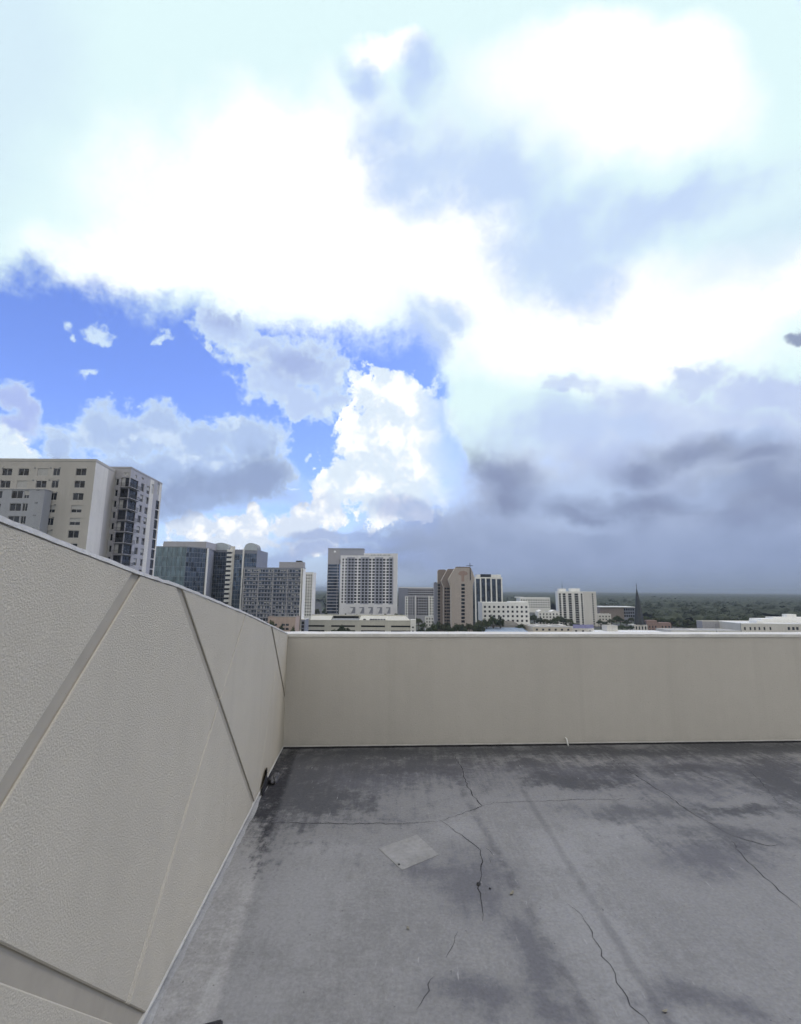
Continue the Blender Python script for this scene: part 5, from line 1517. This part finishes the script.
# ---- the far woods: one rolling canopy that reads as a mass
M_CANOPY, g, p_ = new_mat("canopy_leaves")
tcg = g.node('ShaderNodeTexCoord').outputs['Object']
v1 = g.voronoi(tcg, 0.085, 0, out='Color')
sx_ = g.node('ShaderNodeSeparateColor'); g.put(sx_.inputs[0], v1)
n2 = g.noise(tcg, 0.5, 3, 0.6)
c = g.mix(sx_.outputs[0], (0.018, 0.026, 0.020, 1), (0.068, 0.082, 0.052, 1))
c = g.mix(g.smooth(n2, 0.35, 0.7, 0, 0.5), c, (0.075, 0.085, 0.058, 1))
g.put(p_.inputs['Base Color'], c); p_.inputs['Roughness'].default_value = 0.9; p_.inputs['Specular IOR Level'].default_value = 0.15
g.put(p_.inputs['Normal'], g.bump(g.noise(tcg, 1.1, 3, 0.7), 1.0, 1.2))
def canopy():
    verts, faces = [], []
    r, rs_ = 560.0, []
    while r < 7000: rs_.append(r); r += max(2.6, r * 0.0035)
    NA = 620; az = [R(-46 + 92 * k / NA) for k in range(NA + 1)]
    for i, r in enumerate(rs_):
        for th in az:
            x, y = r * math.sin(th), r * math.cos(th)
            dd_, _ = noise.voronoi(Vector((x / 12, y / 12, 0.3)))
            hump = max(0.0, 1 - (dd_[0] * 1.25) ** 2) ** 0.6
            big_ = noise.noise(Vector((x / 60, y / 60, 7)))
            small = noise.noise(Vector((x / 2.6, y / 2.6, 2)))
            hgt = 1.5 + 10.5 * hump * (1 + 0.5 * noise.noise(Vector((x / 14, y / 14, 5)))) + 3.5 * big_ + 1.3 * small
            verts.append((x, y, GROUND + max(0.5, hgt)))
    n = NA + 1
    for i in range(len(rs_) - 1):
        for k in range(NA):
            th = az[k]; y = rs_[i] * math.cos(th); uu = CX + F * math.tan(th)
            lim = 880 if uu < 320 else (1010 if uu < 560 else (700 if uu < 650 else 560))
            gap = noise.noise(Vector((rs_[i] * math.sin(th) / 90, y / 90, 11)))
            if y < lim + 60 * gap: continue
            if gap > 0.48 and y < 2600: continue
            if 305 < uu < 327 and y < 1500 and abs(rs_[i] * math.sin(th) - (q0.x + (q1.x - q0.x) * (y - 470) / 1030)) < 14: continue
            if y < 990 and 240 < rs_[i] * math.sin(th) < 380 and 505 < uu < 560: continue
            a = i * n + k; faces.append((a, a + 1, a + n + 1, a + n))
    rw = random.Random(5)
    for c_ in range(900):                           # leafy crowns standing out of the near part of the mass
        th = R(rw.uniform(-44, 45)); uu = CX + F * math.tan(th)
        lim = 880 if uu < 320 else (1010 if uu < 560 else (700 if uu < 650 else 560))
        r = lim / math.cos(th) + 30 + 900 * rw.random() ** 1.5
        x0, y0 = r * math.sin(th), r * math.cos(th)
        if noise.noise(Vector((x0 / 90, y0 / 90, 11))) > 0.42 or (305 < uu < 327 and y0 < 1500) or (y0 < 990 and 240 < x0 < 380 and 505 < uu < 560): continue
        w, hh = rw.uniform(9, 17), rw.uniform(5, 8.5); zc = GROUND + rw.uniform(7, 13)
        for k in range(150):
            d = Vector((rw.gauss(0, 1), rw.gauss(0, 1), abs(rw.gauss(0, 1)) - 0.3)).normalized()
            lump = 0.75 + 0.35 * noise.noise(d * 2.2 + Vector((c_, 0, 0)))
            p0 = Vector((x0 + d.x * w * .5 * lump, y0 + d.y * w * .5 * lump, zc + d.z * hh * lump))
            nn = (d + Vector((rw.uniform(-.6, .6), rw.uniform(-.6, .6), rw.uniform(-.2, .8)))).normalized()
            a_ = nn.orthogonal().normalized(); b_ = nn.cross(a_); e_ = rw.uniform(0.5, 1.2); an = rw.uniform(0, 6.28)
            a_, b_ = (a_ * math.cos(an) + b_ * math.sin(an)) * e_, (b_ * math.cos(an) - a_ * math.sin(an)) * e_ * .7
            i0 = len(verts); verts.extend([tuple(p0 + a_), tuple(p0 + b_), tuple(p0 - a_), tuple(p0 - b_)]); faces.append((i0, i0 + 1, i0 + 2, i0 + 3))
    me = bpy.data.meshes.new("woods"); me.from_pydata(verts, [], faces); me.materials.append(M_CANOPY)
    me.polygons.foreach_set('use_smooth', [True] * len(faces)); me.update()
    bm = bmesh.new(); bm.from_mesh(me); bmesh.ops.delete(bm, geom=[v for v in bm.verts if not v.link_faces], context='VERTS'); bm.to_mesh(me); bm.free()
    return tag(link("woods", me), kind='stuff')
canopy()

# ---- single trees among the buildings
M_BARK = paint("bark", (0.10, 0.085, 0.07), 0.9, 0.3, 1.0)
def leaf_mat(name, a, b):
    m, g, p_ = new_mat(name); oi = g.node('ShaderNodeObjectInfo'); tcg = g.node('ShaderNodeTexCoord').outputs['Object']
    n1 = g.noise(tcg, 9.0, 3, 0.6)
    c = g.mix(g.smooth(n1, 0.3, 0.7), (*a, 1), (*b, 1)); k = g.lerp(oi.outputs['Random'], 0, 1, 0.75, 1.25)
    g.put(p_.inputs['Base Color'], g.mix(1.0, c, k, 'MULTIPLY')); p_.inputs['Roughness'].default_value = 0.8; p_.inputs['Specular IOR Level'].default_value = 0.2
    return m
LEAVES = [leaf_mat("oak_leaves", (0.034, 0.050, 0.026), (0.075, 0.095, 0.045)), leaf_mat("dark_leaves", (0.026, 0.038, 0.024), (0.052, 0.068, 0.036)), leaf_mat("olive_leaves", (0.05, 0.06, 0.03), (0.095, 0.105, 0.055))]
def tree_proto(seed, lm, flat_):
    """Unit tree (height 1, crown width 1): trunk with limbs, crown of leaf clusters."""
    rnd = random.Random(seed); tk = MB()
    tk.tube([(0, 0, 0), (0.01, 0, 0.2), (0.0, 0.01, 0.42), (0.01, 0, 0.7)], [0.035, 0.028, 0.022, 0.008], 7)
    lobes = []
    for k in range(13):
        a = 2.4 * k + rnd.uniform(-.4, .4); rr_ = math.sqrt((k + .5) / 13) * 0.36; z = 0.62 + (0.26 - 0.5 * rr_) * rnd.uniform(0.3, 1.15) - flat_ * rr_ * 0.4
        lobes.append((Vector((math.cos(a) * rr_, math.sin(a) * rr_, z)), rnd.uniform(0.10, 0.17)))
    for c, r in lobes[::2]:
        tk.tube([(0.005, 0, 0.34 + 0.1 * rnd.random()), tuple(Vector((c.x * .55, c.y * .55, c.z - 0.12))), tuple(c)], [0.015, 0.009, 0.003], 5)
    cr = MB()
    for c, r in lobes:
        for k in range(95):
            d = Vector((rnd.gauss(0, 1), rnd.gauss(0, 1), rnd.gauss(0, 1))).normalized()
            p_ = c + Vector((d.x, d.y, d.z * 0.75)) * r * rnd.uniform(0.55, 1.08)
            nrm = (d + Vector((rnd.uniform(-.7, .7), rnd.uniform(-.7, .7), rnd.uniform(-.3, .9)))).normalized()
            a = nrm.orthogonal().normalized(); b_ = nrm.cross(a); w = rnd.uniform(0.022, 0.045)
            th = rnd.uniform(0, 6.28); a, b_ = a * math.cos(th) + b_ * math.sin(th), b_ * math.cos(th) - a * math.sin(th)
            cr.face([p_ + a * w, p_ + b_ * w * .6, p_ - a * w, p_ - b_ * w * .6])
    return tk.mesh("trunk", M_BARK, True), cr.mesh("crown", lm)
PROTO = [tree_proto(1, LEAVES[0], 0.3), tree_proto(2, LEAVES[1], 0.5), tree_proto(3, LEAVES[2], 0.1), tree_proto(4, LEAVES[0], 0.8)]
def tree(u, v_top, Y, w_px, k, label, group):
    q = at(u, v_top, Y); h = q.z - GROUND; w = w_px * Y / F
    t = thing("tree", label, "tree", (q.x, Y, GROUND), rt.uniform(0, 6.28), group)
    for nm, me in zip(("trunk", "crown"), PROTO[k % 4]):
        o = link(nm, me, t); o.scale = (w * 1.05, w * 1.05, h)
rt = random.Random(21)
clumps = [
    ("broad green tree in the clump at the foot of the tan tower", "trees below the tan tower",
     [(438, 619.5, 385, 10), (444, 621.5, 380, 10), (450.5, 623.5, 378, 10), (457, 621.8, 384, 10), (463, 623.3, 380, 9), (469, 621, 386, 10), (475.5, 619, 390, 10), (433, 621.5, 375, 9), (447, 620.5, 392, 9), (461, 622, 392, 9), (481, 621, 388, 8)]),
    ("dark tree in the gap between the parking garage and the tan tower", "trees between garage and tan tower",
     [(418.5, 616.5, 470, 9), (423, 620, 450, 8), (429, 626, 400, 8), (421, 626.5, 400, 9), (436, 618, 450, 7)]),
    ("dark rounded tree in front of the white mid-rise with square windows", "trees before the white mid-rise",
     [(486, 615, 415, 10), (493, 613.2, 418, 12), (500, 614.5, 416, 10), (480, 618, 410, 9), (520, 621, 422, 9), (477.5, 626, 400, 8)]),
    ("dark tree in the grove around the small white villa", "trees around the white villa",
     [(534, 613, 515, 9), (540, 616.5, 505, 9), (546, 617.5, 500, 9), (552, 617, 505, 9), (557.5, 614.5, 515, 9), (563, 616, 510, 9), (569, 617.5, 505, 8), (532, 621, 480, 9), (543, 622, 470, 9), (555, 622, 470, 9), (564, 622.5, 460, 8), (574, 621, 500, 7)]),
    ("dark tree between the white tower and the church spire", "trees between white tower and church",
     [(600, 619, 520, 8), (605, 621, 500, 8), (611, 618, 530, 8), (616, 613, 545, 7), (620, 616, 540, 8), (626, 619, 525, 8), (631, 616, 540, 7), (613, 623, 470, 8), (622, 624, 470, 9), (630, 624.5, 470, 8), (642, 615, 545, 9), (648, 614, 550, 9)]),
    ("tree in front of the dark slots of the parking garage", "trees before the garage",
     [(335, 627, 375, 8), (341.5, 623.5, 378, 9), (347.5, 626.5, 374, 8), (353, 628.5, 372, 6)]),
    ("dark tree on the street at the foot of the hotel", "street trees at the hotel",
     [(312.5, 609, 540, 6), (317, 607, 600, 6), (325, 606, 640, 6), (326, 611, 520, 6), (346, 612.3, 508, 7), (355, 612.8, 508, 7), (362, 613, 508, 6), (371, 613, 508, 6), (385, 612.5, 508, 6), (396, 611.5, 508, 6), (402, 611, 520, 6), (309, 613, 480, 6), (298, 613, 480, 6)]),
    ("small tree beside the pink low shop at the end of the grooved wall", "trees by the pink shop",
     [(272, 616.5, 322, 7), (281, 619, 318, 6), (293, 624, 316, 6)]),
    ("leafy tree along the edge of the woods behind the grey box buildings", "trees at the edge of the woods",
     [(655, 616.5, 540, 9), (663, 615.5, 545, 9), (671, 617, 530, 9), (679, 616, 540, 9), (687, 618, 520, 9), (694, 619, 510, 9), (676, 622, 480, 8), (684, 623, 480, 8), (692, 624, 470, 8), (700, 617, 530, 9), (709, 616, 540, 9), (718, 616.5, 535, 9), (727, 616, 540, 9), (736, 617, 530, 9), (745, 615.5, 540, 9), (754, 615, 540, 9), (763, 614.5, 545, 9), (725.5, 622, 480, 6)])]
for label, grp, lst in clumps:
    for i, (u, v, Y, w) in enumerate(lst): tree(u, v, Y, w * rt.uniform(1.0, 1.25), i + len(grp), label, grp)

# ---- humid air
m_h = bpy.data.materials.new("humid_air"); m_h.use_nodes = True; ht = m_h.node_tree; ht.nodes.clear()
pv = ht.nodes.new('ShaderNodeVolumePrincipled'); pv.inputs['Color'].default_value = (0.50, 0.58, 0.68, 1); pv.inputs['Density'].default_value = HAZE_DENSITY; pv.inputs['Anisotropy'].default_value = 0.0
ho = ht.nodes.new('ShaderNodeOutputMaterial'); ht.links.new(pv.outputs[0], ho.inputs['Volume'])
mb = MB(); mb.box((-39900, -39900, GROUND - 1), (39900, 39900, 62)); tag(mb.build("haze", m_h), kind='stuff')
